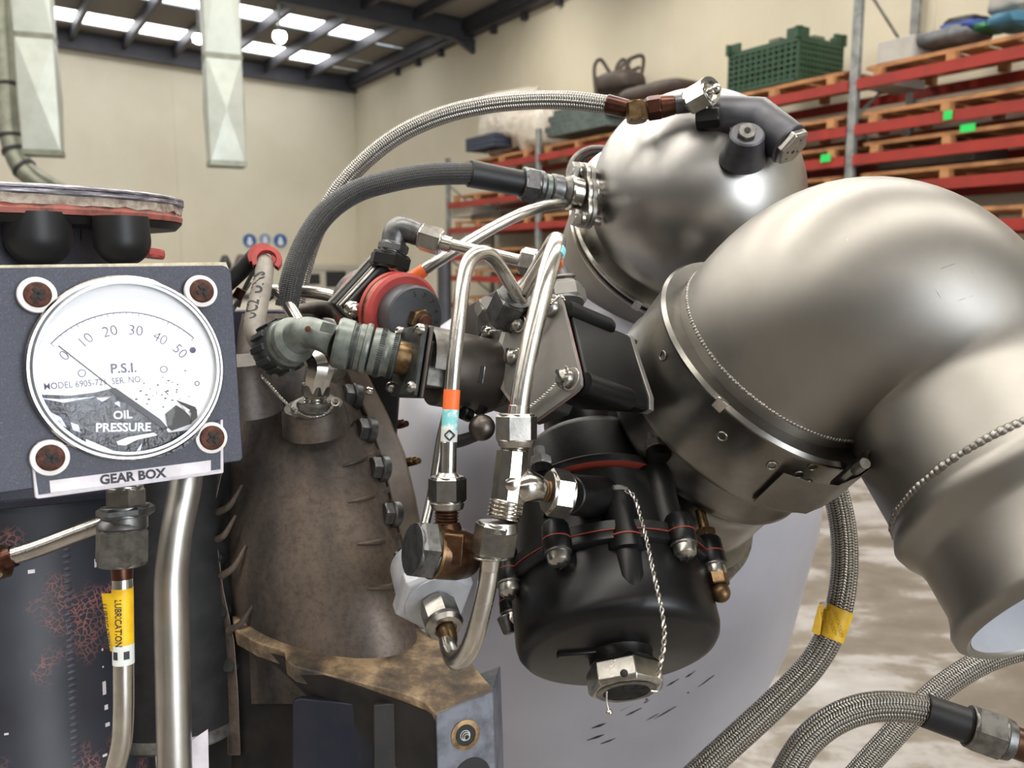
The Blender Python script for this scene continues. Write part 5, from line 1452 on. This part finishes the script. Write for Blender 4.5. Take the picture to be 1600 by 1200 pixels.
for par, t0, t1, r_ in ((kr, .515, .575, 38), (kr, .665, .715, 36), (cpn, .225, .262, 36.3)):
    b = MB()
    for i in range(64):
        a = 2 * math.pi * i / 64; dd = e1 * math.cos(a) + e2 * math.sin(a); tt = e2 * math.cos(a) - e1 * math.sin(a)
        b.box(c0_ + cx * cL * (t0 + t1) / 2 + dd * r_ * k, cx * cL * (t1 - t0) / 2, dd * .0005, tt * r_ * k * .024)
    b.build('knurl', M['dark_olive'], par)
T([(438, 547, .545), (458, 533, .535), (478, 520, .527), (500, 524, .5235), (524, 534, .522)], [30, 28, 25, 24, 25], 32, name='backshell_elbow', mt='olive', parent=cn_)
es = [o for o in cn_.children if o.name.startswith('backshell')][0]
b = MB(); b.box(P(513, 512, .508), W(.0042, -.001, 0), W(.001, .0028, 0), W(0, 0, .0012)); b.build('clamp_pad', M['olive'], es, bevel=.0005)
b = MB(); b.lathe(P(481, 514, .5135), W(-.1, .1, -1), [(R(5, .51), 0), (0, .0004)], 20); b.build('set_screw', M['rust'], es)
g0, g1 = P(466, 528, .532), P(420, 552, .555); gx_ = (g1 - g0).normalized(); gL = (g1 - g0).length
b = MB(); b.lathe(g0, gx_, [(28 * k, 0), (37 * k, gL * .1), (38 * k, gL * .2), (35 * k, gL * .24), (38 * k, gL * .3), (39 * k, gL * .36)], 48); b.build('ring', M['olive'], cn_)
b = MB(); b.lathe(g0, gx_, [(39 * k, gL * .34), (41 * k, gL * .4), (41 * k, gL * .8), (34 * k, gL * .95), (18 * k, gL)], 40); gl_ = b.build('gland_nut', M['dark_olive'], cn_)
e1 = perp(gx_); e2 = gx_.cross(e1); b = MB()
for i in range(12):
    a = 2 * math.pi * i / 12; dd = e1 * math.cos(a) + e2 * math.sin(a); tt = e2 * math.cos(a) - e1 * math.sin(a); b.box(g0 + gx_ * gL * .6 + dd * 41 * k, gx_ * gL * .2, dd * .0016, tt * 5 * k)
b.build('grip_rib', M['dark_olive'], gl_, bevel=.0004)

# polished elbow union under the connector
pe = thing('elbow_union', P(492, 640, .58), 'shiny bent elbow union screwed into the top of the brown casing', 'fitting')
threads((492, 635, .578), (492, 612, .577), 18, 5, parent=pe, mt='steel')
b = MB(); b.hex(P(492, 640, .579), P(492, 628, .578), R(30, .579), .4); b.build('jam_nut', M['dull'], pe, sharp=25)
b = MB(); b.hex(P(492, 618, .576), P(494, 600, .575), R(23, .576), .4); b.build('collar', M['nut'], pe, sharp=25)
T([(493, 612, .575), (496, 590, .573), (500, 572, .572), (492, 556, .574), (486, 545, .58)], [19, 21, 22, 20, 17], 8, name='elbow_body', mt='steel', parent=pe)
b = MB(); b.hex(P(508, 572, .58), P(526, 578, .59), R(24, .58), .2); b.build('side_hex', M['dull'], pe, sharp=25)

# ------------------------------------------------------------------ grey valve block
vb = thing('valve_block', P(890, 660, .53), 'grey faced valve block with red gasket and slotted wired screws', 'valve')
ve = W(.78, -.26, .57).normalized(); VP = Pl(P(855, 570, .50), -ve)
fpoly = [(868, 464), (876, 464), (882, 470), (912, 592), (912, 604), (906, 612), (842, 658), (828, 660), (792, 612), (786, 545), (800, 500), (818, 486)]
M['plate_edge'] = mat('pale_plate_edge', G(.46, WARM), G(.4, WARM), .5, .42, 50)
b = MB(); plate(b, VP, fpoly, -.0055, -.0004); b.build('plate_edge', M['plate_edge'], vb, bevel=.0005)
cx_ = sum(p[0] for p in fpoly) / len(fpoly); cy_ = sum(p[1] for p in fpoly) / len(fpoly)
def sc(poly, s): return [(cx_ + (x - cx_) * s, cy_ + (y - cy_) * s) for x, y in poly]
b = MB(); plate(b, VP, sc(fpoly, .985), -.002, .0001); b.build('face_plate', M['plate'], vb)
b = MB(); plate(b, VP, sc(fpoly, 1.005), -.0068, -.0055); b.build('red_gasket', M['gasket_red'], vb)
bodyp = [(866, 476), (880, 474), (900, 520), (914, 596), (910, 608), (890, 650), (845, 665), (800, 610), (792, 545), (805, 505)]
b = MB(); plate(b, VP, bodyp, -.050, -.0068); b.build('body', M['grey_cast'], vb, bevel=.0015)
b = MB(); plate(b, Pl(VP.p + ve * .06, -ve), [(984, 524), (990, 526), (1022, 622), (1022, 642), (1012, 648), (960, 640), (940, 560)], -.004, .0); b.build('rear_plate', M['plate'], vb, bevel=.0005)
b = MB(); plate(b, Pl(VP.p + ve * .059, -ve), [(975, 522), (986, 526), (1014, 622), (1014, 642), (1002, 646), (905, 640), (893, 520)], 0, .051); b.build('rear_body', M['black'], vb, bevel=.0015)
for (x0, y0, x1, y1, r_) in ((884, 484, 952, 502, 16), (912, 600, 985, 622, 18)):
    a = VP.at(x0, y0, -.006); b = MB(); b.lathe(a, ve, [(R(r_, .505), 0), (R(r_, .505), .034), (R(r_ - 3, .505), .037), (0, .037)], 32); b.build('boss', M['black'], vb)
vscr = [(863, 482, 15), (809, 508, 14), (801, 558, 14), (886, 592, 16)]
vtop = []
for i, (x, y, r_) in enumerate(vscr):
    p = VP.at(x, y, .0006); vtop.append(p - ve * .004)
    screw(vb, p, -ve, R(r_, .5), 'nut', 'slot', .4 + .7 * i, 'screw', h=1.05, washer=1.35)
for pts_ in ([vtop[0], VP.at(845, 510, .003), VP.at(812, 545, .003), vtop[2]], [vtop[3], VP.at(850, 618, .003), VP.at(805, 652, .004)], [vtop[1], VP.at(790, 515, .003), P(764, 518, .53)], [vtop[3], VP.at(886, 580, .006), VP.at(884, 572, .008)], [vtop[0], VP.at(866, 470, .006), VP.at(876, 462, .009), VP.at(882, 470, .006)]):
    twist(pts_, .00055, .00045, .0042, 'lock_wire', vb)
b = MB(); b.torus(VP.at(892, 592, .003), -ve, R(17, .5), .0004, 24, 6); b.torus(VP.at(812, 506, .003), -ve, R(14, .5), .0004, 24, 6); b.build('wire_loop', M['wire'], vb)
twist([P(1006, 570, .56), P(1018, 610, .56), P(1026, 640, .56), P(1022, 655, .56)], .0005, .0004, .004, 'lock_wire', vb)
b = MB(); b.box(P(993, 540, .565), W(.003, -.001, .002), W(0, .004, 0), W(0, 0, .004)); b.build('clip', M['dull'], vb, bevel=.0005)
# black port nut with tubes on the valve
pn = thing('port_union', P(790, 510, .54), 'black hex union on top of the valve plate where the dark tube enters', 'fitting')
b = MB(); b.hex(P(786, 500, .545), P(806, 462, .53), R(31, .54), .5); b.build('union_hex', M['nut_dark'], pn, sharp=25)
b = MB(); b.hex(P(760, 492, .57), P(770, 478, .565), R(24, .57), .2); b.build('side_nut', M['plate'], pn, sharp=25)
C((802, 470, .533), (812, 452, .528), 16, 15, name='sleeve', mt='black_matte', parent=pn)
C((800, 474, .533), (804, 465, .53), 23, 22, name='washer_face', mt='nut', parent=pn)
bk = thing('ball_lever', P(755, 680, .53), 'dark rounded knob with a short black lever beside the tee nut', 'lever')
b = MB(); b.ball(P(753, 668, .515), R(21, .515)); b.build('knob', mat('dark_bronze_knob', G(.12, (1, .85, .75)), None, 1, .42), bk)
T([(700, 692, .53), (722, 688, .525), (745, 680, .52)], [11, 10, 9], 16, name='lever_arm', mt='rubber', parent=bk)
b = MB(); b.cyl(P(735, 650, .535), P(722, 644, .53), R(11, .53), None, 20, .001); b.cyl(P(745, 640, .54), P(770, 610, .55), R(14, .54)); b.build('pivot', M['black'], bk)

# ------------------------------------------------------------------ black fuel control
fu = thing('fuel_control', P(960, 1060, .53), 'glossy black fuel control canister with red gasket line and twisted lock wire', 'canister')
FA = W(.08, -.785, -.62).normalized(); FB = P(950, 904, .55); fk = R(1, .55)
def fcyl(name, prof, mt='black', seg=96, bev=0):
    b = MB(); b.lathe(FB, FA, [(r * fk, h * fk) for r, h in prof], seg); return b.build(name, M[mt], fu, sharp=40)
fcyl('bowl', [(150, 2), (153, 6), (153, 96), (150, 108), (143, 117), (132, 121), (0, 121)])
fcyl('neck', [(50, 118), (47, 124), (47, 136), (45, 138), (45, 150), (0, 150)])
fcyl('bowl_flange', [(140, 1), (160, 1), (161, 3), (161, 14), (154, 18), (140, 18)])
fcyl('red_gasket', [(140, -.5), (161.4, -.5), (161.4, .8), (140, .8)], 'gasket_red')
fcyl('body_flange', [(130, -20), (155, -18), (161, -14), (161, -1), (140, -1)], 'black_worn')
fcyl('body', [(0, -10), (142, -10), (140, -24), (134, -120), (0, -120)], 'black_worn')
fcyl('red_gasket', [(120, -130.6), (137.2, -130.6), (137.2, -129.4), (120, -129.2)], 'gasket_red')
fcyl('cover_flange', [(110, -129), (138, -130), (139, -134), (139, -141), (134, -146), (114, -150), (0, -150)], 'black_worn')
fcyl('cover', [(116, -146), (113, -158), (112, -225), (106, -238), (92, -246), (60, -252), (0, -254)], 'black_worn')
fcyl('pedestal', [(60, -240), (66, -262), (70, -300), (0, -300)], 'black')
e1f = perp(FA); e2f = FA.cross(e1f)
FPl = Pl(FB, FA)
def fpol(x, y, h): return Pl(FB + FA * h * fk, FA).at(x, y)
# bosses with screws round the bowl flange
for (x, y, nut) in ((800, 894, 1), (880, 852, 0), (1062, 834, 0), (1104, 868, 2), (786, 945, 0)):
    p = fpol(x, y, 0); dirr = (p - FB); dirr = dirr - FA * dirr.dot(FA); dirr = dirr.normalized(); p = FB + dirr * 163 * fk
    b = MB(); b.lathe(p, FA, [(0, -27 * fk), (17 * fk, -27 * fk), (20 * fk, -22 * fk), (21 * fk, 16 * fk), (19 * fk, 20 * fk), (0, 20 * fk)], 28); bs_ = b.build('boss', M['black'], fu)
    b = MB(); b.lathe(p, FA, [(21.3 * fk, -.7 * fk), (21.3 * fk, 1.0 * fk)], 28); b.build('gasket_ring', M['gasket_red'], bs_)
    screw(fu, p + FA * 24 * fk, FA, 17 * fk, 'nut', 'cross', .3, 'screw', h=1.0, washer=1.15)
    if nut:
        b = MB(); b.hex(p - FA * 26 * fk, p - FA * 40 * fk, 17 * fk, .2); b.cyl(p - FA * 38 * fk, p - FA * (76 if nut == 2 else 50) * fk, 8 * fk); b.build('boss_nut', M['brass' if nut == 2 else 'nut_dark'], bs_, sharp=25)
    if nut == 2:
        b = MB(); b.hex(p + FA * 32 * fk, p + FA * 52 * fk, 17 * fk, .2, 6, False); b.ball(p + FA * 62 * fk, 15 * fk); b.build('bracket_nut', M['brass'], bs_, sharp=25)
b = MB(); q = P(786, 985, .55); b.cyl(P(790, 962, .56), P(797, 990, .555), R(15, .55), R(11, .55), 24, .001); b.build('stop_pin', M['nut_dark'], fu)
# nuts on the cover flange
for (x, y) in ((1026, 706), (846, 732)):
    p = fpol(x, y, -142)
    b = MB(); b.lathe(p, FA, [(0, 14 * fk), (17 * fk, 14 * fk), (17 * fk, -2 * fk), (15 * fk, -4 * fk), (0, -4 * fk)], 24); bs_ = b.build('cover_boss', M['black_worn'], fu)
    b = MB(); b.hex(p - FA * 4 * fk, p - FA * 18 * fk, 18 * fk, .5); b.cyl(p - FA * 16 * fk, p - FA * 38 * fk, 9 * fk); b.build('cover_nut', M['grey_nut'], bs_, sharp=25)
# vertical columns and ports on the body
for (x, y, r_, h0_, h1_) in ((1052, 720, 27, -128, -8), (885, 760, 22, -128, -60)):
    p = fpol(x, y, -128); dirr = p - FB; dirr -= FA * dirr.dot(FA); dirr.normalize()
    b = MB(); b.lathe(FB + dirr * 128 * fk, FA, [(r_ * fk, h0_ * fk), (r_ * fk, h1_ * fk)], 28); b.build('body_column', M['black_worn'], fu)
ch0 = P(963, 780, .522); b = MB(); b.lathe(ch0, FA, [(0, -.001), (24 * fk, -.001), (26 * fk, .001), (28 * fk, 58 * fk), (30 * fk, 66 * fk), (31 * fk, 90 * fk), (24 * fk, 92 * fk), (22 * fk, 130 * fk), (15 * fk, 150 * fk), (0, 156 * fk)], 36); b.build('drain_column', M['black'], fu)
b = MB(); b.lathe(ch0, FA, [(31 * fk, 70 * fk), (31.6 * fk, 70 * fk), (31.6 * fk, 72 * fk), (31 * fk, 72 * fk)], 36); b.build('red_gasket', M['gasket_red'], fu)
b = MB(); b.hex(ch0 + FA * .001, ch0 - FA * 13 * fk, 22 * fk, .3); b.build('drain_plug', M['plate'], fu, sharp=25)
wp = [P(978, 766, .508), P(990, 775, .504), P(1000, 805, .496), P(1012, 850, .485), P(1020, 890, .475), P(1028, 925, .467), P(1036, 965, .459), P(1038, 990, .454), P(1036, 1015, .451), P(1031, 1040, .450), P(1028, 1058, .450)]
twist(wp, .0009, .00062, .0085, 'lock_wire', fu)
b = MB(); b.tube([P(1028, 1056, .450), P(1036, 1066, .449), P(1030, 1080, .449), P(1018, 1080, .451)], .0006, 6); b.tube([P(948, 1080, .455), P(948, 1098, .455), P(951, 1110, .455)], .0005, 6); b.ball(P(952, 1113, .455), .0018); b.build('wire_end', M['wire'], fu)
# bottom plug
hp0 = FB + FA * 136 * fk; hp1 = FB + FA * 176 * fk
b = MB(); b.hex(hp0, hp1, 56 * fk, .42, 6, False); pg = b.build('bottom_plug', M['nut'], fu, sharp=25, bevel=.0006)
b = MB(); b.lathe(hp1, FA, [(44 * fk, .0003), (42 * fk, .0004)], 40, cap=False); b.lathe(hp1, FA, [(42 * fk, .0005), (34 * fk, .0006)], 40, cap=False); b.build('plug_recess', M['dull'], pg)
b = MB(); b.lathe(hp1, FA, [(36 * fk, .0004), (0, .0004)], 40); b.build('plug_bore', M['hole'], pg)
q = Pl((hp0 + hp1) / 2 , W(0, .37, -.91)).at(976, 1052); b = MB()
b.ball(P(975, 1052, .4685), .0022, W(0, 0, 1), .6); b.build('wire_hole', M['hole'], pg)
b = MB(); er_ = (W(1, 0, 0) - FA * W(1, 0, 0).dot(FA)).normalized(); b.box(FB + FA * 121 * fk - er_ * .027 + FA.cross(er_) * .008, er_ * .012, FA.cross(er_) * .0035, FA * .0025); b.build('cast_rib', M['black'], fu, bevel=.0012)

# tee with nuts, tube and black port
te = thing('tee_fitting', P(800, 780, .46), 'bright forged tee fitting with NY stamped nuts in front of the fuel control', 'fitting')
T([(801, 705, .462), (797, 745, .461), (790, 800, .46)], [26, 27, 27], 10, name='tee_body', mt='steel', parent=te)
T([(806, 759, .463), (822, 760, .462), (842, 765, .466)], [24, 27, 22], 20, name='tee_branch', mt='steel', parent=te)
b = MB(); b.lathe(P(800, 757, .4515), W(.1, 0, -1), [(.0042, -.004), (.0036, .0), (.002, .0008), (0, .0008)], 20); b.build('forging_pip', M['steel'], te)
threads((806, 690, .462), (801, 712, .462), 23, 5, parent=te, mt='steel')
threads((792, 782, .459), (786, 812, .458), 27, 5, parent=te, mt='steel')
threads((838, 764, .466), (868, 770, .470), 17, 6, parent=te, mt='brass')
b = MB(); b.hex(P(856, 768, .470), P(888, 773, .474), R(38, .472), .3); b.build('port_nut', M['nut'], te, sharp=25)
C((884, 772, .474), (940, 778, .535), 30, 36, name='port_hub', mt='black', parent=te)
mt_ = thing('bent_tube', P(840, 500, .50), 'polished hairpin steel tube rising from the tee nut and bending back', 'tube')
T([(808, 664, .462), (815, 610, .463), (826, 550, .465), (842, 480, .468), (856, 425, .472), (866, 392, .480), (870, 378, .490), (866, 378, .502), (852, 400, .515), (832, 432, .524), (810, 468, .532)], [15, 15, 15, 15, 15, 15, 14, 14, 13.5, 13, 12.5], 28, name='tube', parent=mt_)
C((808.5, 660, .462), (811, 634, .4625), 18, 17, name='sleeve', mt='tube', parent=mt_)
b = MB(); b.hex(P(807, 690, .462), P(807, 647, .462), R(33, .462), .72); b.build('flare_nut', M['nut'], mt_, sharp=25)
fn = [o for o in mt_.children if o.name.startswith('flare')][0]
C((807, 698, .462), (807, 686, .462), 28, 30, name='nut_skirt', mt='nut', parent=mt_)
for (x0, y0, x1, y1, m__) in ((866, 401, 869, 391, 'cyan'), (863, 412, 866, 402, 'orange')):
    C((x0, y0, .478), (x1, y1, .482), 15.6, name='colour_band', mt=m__, parent=mt_, ch=0)
lw = thing('lower_tube', P(745, 960, .47), 'steel tube bending from the tee bottom nut down to the pale hex fitting', 'tube')
C((780, 815, .458), (779, 832, .458), 29, 31, name='nut_collar', mt='nut', parent=lw)
b = MB(); b.hex(P(777, 818, .458), P(769, 868, .458), R(34, .458), .62); ln = b.build('flare_nut', M['nut'], lw, sharp=25)
b = MB(); npl = Pl(P(765, 845, .4465), W(-.15, 0, -1)); 
for j in range(3): text_fit(b, 'NY', (760 - j * 2, 832 + j * 12), (773 - j * 2, 833 + j * 12), npl, 0)
b.build('nut_stamp', M['steel'], ln)
C((768, 868, .458), (768, 872, .458), 29, 29, name='nut_face', mt='nut', parent=lw)
C((767, 870, .458), (765, 890, .459), 17, 16, name='sleeve', mt='tube', parent=lw)
T([(766, 880, .459), (762, 910, .46), (752, 955, .462), (741, 995, .466), (729, 1020, .472), (714, 1032, .48), (704, 1020, .49), (699, 1000, .50)], [15, 15, 15, 15.5, 16, 16, 15, 14], 28, name='tube', parent=lw)
wf = thing('pale_hex_fitting', P(690, 950, .51), 'pale grey large hex fitting with a small nut below the brown elbow', 'fitting')
wa0, wa1 = P(672, 915, .535), P(697, 985, .505); wx = (wa1 - wa0).normalized()
b = MB(); b.lathe(wa0, wx, [(0, -.02), (R(52, .54), -.02), (R(55, .53), -.004), (R(50, .53), .004)], 40); b.build('rear_body', M['white_fit'], wf)
b = MB(); b.hex(wa0 + wx * .0, wa0 + wx * .014, R(66, .52), .35, 6, False); b.build('large_hex', M['white_fit'], wf, sharp=25, bevel=.0008)
b = MB(); b.lathe(wa0 + wx * .0142, wx, [(R(50, .52), -.001), (R(50, .52), .0006), (R(44, .52), .001), (0, .001)], 48); b.build('hex_face', M['white_fit'], wf)
q = wa0 + wx * .016
b = MB(); b.hex(q, q + wx * .016, R(30, .505), .5); b.build('small_nut', M['nut'], wf, sharp=25)
b = MB(); b.lathe(q, wx, [(R(30, .505), .015), (R(31, .505), .018), (R(26, .505), .0205), (R(18, .505), .021), (R(18, .505), .019)], 36); b.build('nut_skirt', M['nut'], wf)
b = MB(); b.lathe(q, wx, [(R(15, .5), .016), (R(15, .5), .026), (R(12, .5), .031), (R(7, .5), .034), (0, .035)], 28); b.build('tube_nose', M['brass'], wf)

# left hairpin tube with coloured tapes and the brown elbow
hp_ = thing('hairpin_tube', P(702, 740, .48), 'bare steel hairpin tube with orange and pale blue tape bands', 'tube')
T([(699, 748, .478), (701, 700, .478), (704, 640, .479), (710, 560, .48), (718, 490, .482), (724, 440, .485), (733, 408, .489), (748, 396, .495), (765, 398, .503), (782, 418, .513), (800, 448, .522), (816, 476, .532)], [11.5] * 6 + [12, 12, 12, 11.5, 11, 11], 26, name='tube', parent=hp_)
for (y0, y1, m__, nm) in ((609, 640, 'orange', 'orange_tape'), (639, 672, 'cyan', 'pale_blue_tape'), (671, 690, 'tape_white', 'white_tape')):
    C((706.3 - (y0 - 609) * .062, y0, .4794 - (y0 - 609) * 1.5e-5), (706.3 - (y1 - 609) * .062, y1, .4794 - (y1 - 609) * 1.5e-5), 13, name=nm, mt=m__, parent=hp_, ch=0)
b = MB(); dp = Pl(P(702, 681, .4733), W(.22, 0, -1))
for (dx) in (-4.5, 4.5):
    for s in (-1, 1):
        for s2 in (-1, 1):
            a_, c_ = dp.at(702.5 + dx * 0 + s * 8, 680, 0), dp.at(702.5, 680 + s2 * 8, 0)
            off_ = W(0, 0, 0)
            b.tube([a_, (a_ + c_) / 2 + W(0, 0, -.0002), c_], R(1.4, .475), 6)
    break
b.build('tape_mark', M['ink_dark'], hp_)
C((701, 690, .478), (700, 742, .478), 12.8, 13, name='sleeve', mt='tube', parent=hp_)
C((699, 738, .478), (699, 745, .478), 15, 19, name='sleeve_end', mt='tube', parent=hp_)
b = MB(); b.hex(P(699, 745, .478), P(699, 784, .478), R(30, .478), .5); b.build('flare_nut', M['brass' if False else 'nut'], hp_, sharp=25)
C((699, 784, .478), (699, 796, .478), 27, 25, name='nut_skirt', mt='nut', parent=hp_)
be = thing('brown_elbow_fitting', P(705, 900, .48), 'oily brown elbow fitting with a dark hex nut below the taped tube', 'fitting')
threads((698, 794, .478), (698, 824, .478), 19, 6, parent=be, mt='brown_thread')
T([(698, 818, .478), (701, 840, .478), (705, 856, .479)], [20, 26, 34], 28, name='neck', mt='copper', parent=be)
ba0, ba1 = P(685, 862, .474), P(742, 868, .485); bx = (ba1 - ba0).normalized()
b = MB(); b.lathe(ba0, bx, [(R(40, .478), -.003), (R(42, .478), .001), (R(41, .478), .012), (R(36, .478), .019), (R(30, .478), .022)], 44); b.build('body', M['copper'], be)
b = MB(); b.box(P(708, 858, .4635), W(.0058, -.0008, 0), W(.0008, .0085, 0), W(0, 0, .0018)); b.build('cast_pad', M['copper'], be, bevel=.0012)
b = MB(); b.lathe(ba0, bx, [(R(40, .478), -.0045), (R(43, .478), -.0042), (R(43, .478), -.0025), (R(40, .478), -.002)], 44); b.build('washer', M['brass'], be)
b = MB(); b.hex(ba0 - bx * .004 , ba0 - bx * .0155, R(47, .475), .26); b.build('banjo_nut', M['nut_dark'], be, sharp=25)
bn_ = [o for o in be.children if o.name.startswith('banjo')][0]
tn = thing('thin_tube', P(675, 760, .56), 'thin grey tube running down behind the taped hairpin tube', 'tube')
T([(700, 640, .56), (690, 680, .56), (677, 760, .56), (662, 830, .55), (650, 880, .55)], 7.5, name='tube', parent=tn)

# ------------------------------------------------------------------ braided hoses at the right
ph = thing('braided_hose', P(1250, 1080, .60), 'thick steel braided hose with a yellow tape hanging right of the silver casing', 'hose')
T([(1268, 690, .64), (1295, 740, .63), (1313, 800, .62), (1320, 860, .61), (1316, 925, .60), (1300, 985, .595), (1268, 1040, .59), (1215, 1095, .585), (1150, 1155, .58), (1085, 1215, .575), (1040, 1260, .57)], 20.5, 32, name='braid', mt='braid', parent=ph)
pa, pb = P(1311, 950, .597), P(1294, 996, .595)
b = MB(); b.cyl(pa, pb, R(22.5, .596), R(23, .596), 40); tp_ = b.build('yellow_tape', M['yellow'], ph)
b = MB(); b.prism([P(1288, 942, .588), P(1279, 946, .586), P(1268, 988, .586), P(1281, 993, .586)], W(0, 0, .0004)); b.build('tape_flag', M['yellow'], tp_)
b = MB(); b.prism([P(1281, 940, .589), P(1292, 940, .587), P(1291, 951, .587), P(1280, 950, .589)], W(0, 0, .0004)); b.build('tape_tail', M['label_white'], tp_)
b = MB(); ln_ = Pl(P(1300, 970, .5855), W(-.3, 0, -1))
M['yellow_print'] = mat('brown_tape_print', srgb((150, 112, 20)), None, 0, .6)
for i, x in enumerate((1287, 1298, 1309)):
    text_flat(b, 'LUBRICATION', .0034, ln_.at(x, 972, .0004), W(.3, -.93, 0).normalized(), W(.93, .3, -.3).normalized())
b.build('tape_lettering', M['yellow_print'], tp_)
p2 = thing('braided_hose', P(1400, 1180, .66), 'steel braided hose crossing behind the other one at the lower right corner', 'hose')
T([(1680, 990, .66), (1600, 1012, .66), (1540, 1032, .66), (1480, 1068, .66), (1430, 1112, .66), (1385, 1160, .66), (1340, 1210, .66), (1290, 1270, .66)], 18.5, 30, name='braid', mt='braid', parent=p2)
p3 = thing('braided_hose', P(1330, 1150, .60), 'steel braided hose arching into a black sleeve and hex nut at lower right', 'hose')
T([(1200, 1270, .60), (1225, 1215, .60), (1260, 1160, .598), (1305, 1124, .596), (1355, 1106, .593), (1405, 1104, .59), (1460, 1113, .588)], 23, 32, name='braid', mt='braid', parent=p3)
A0, A1 = P(1444, 1110, .588), P(1620, 1172, .575)
seg('sleeve', 0, .40, 26, 27, 'rubber', p3, .06); seg('sleeve_lip', .36, .41, 29, 28, 'black_matte', p3)
b = MB(); b.hex(A0.lerp(A1, .40), A0.lerp(A1, .68), R(38, .58), .7); b.build('hex_nut', M['dull'], p3, sharp=25)
seg('nut_collar', .67, .78, 33, 31, 'nut_dark', p3); seg('stub_tube', .76, 1.1, 25, 25, 'copper', p3)
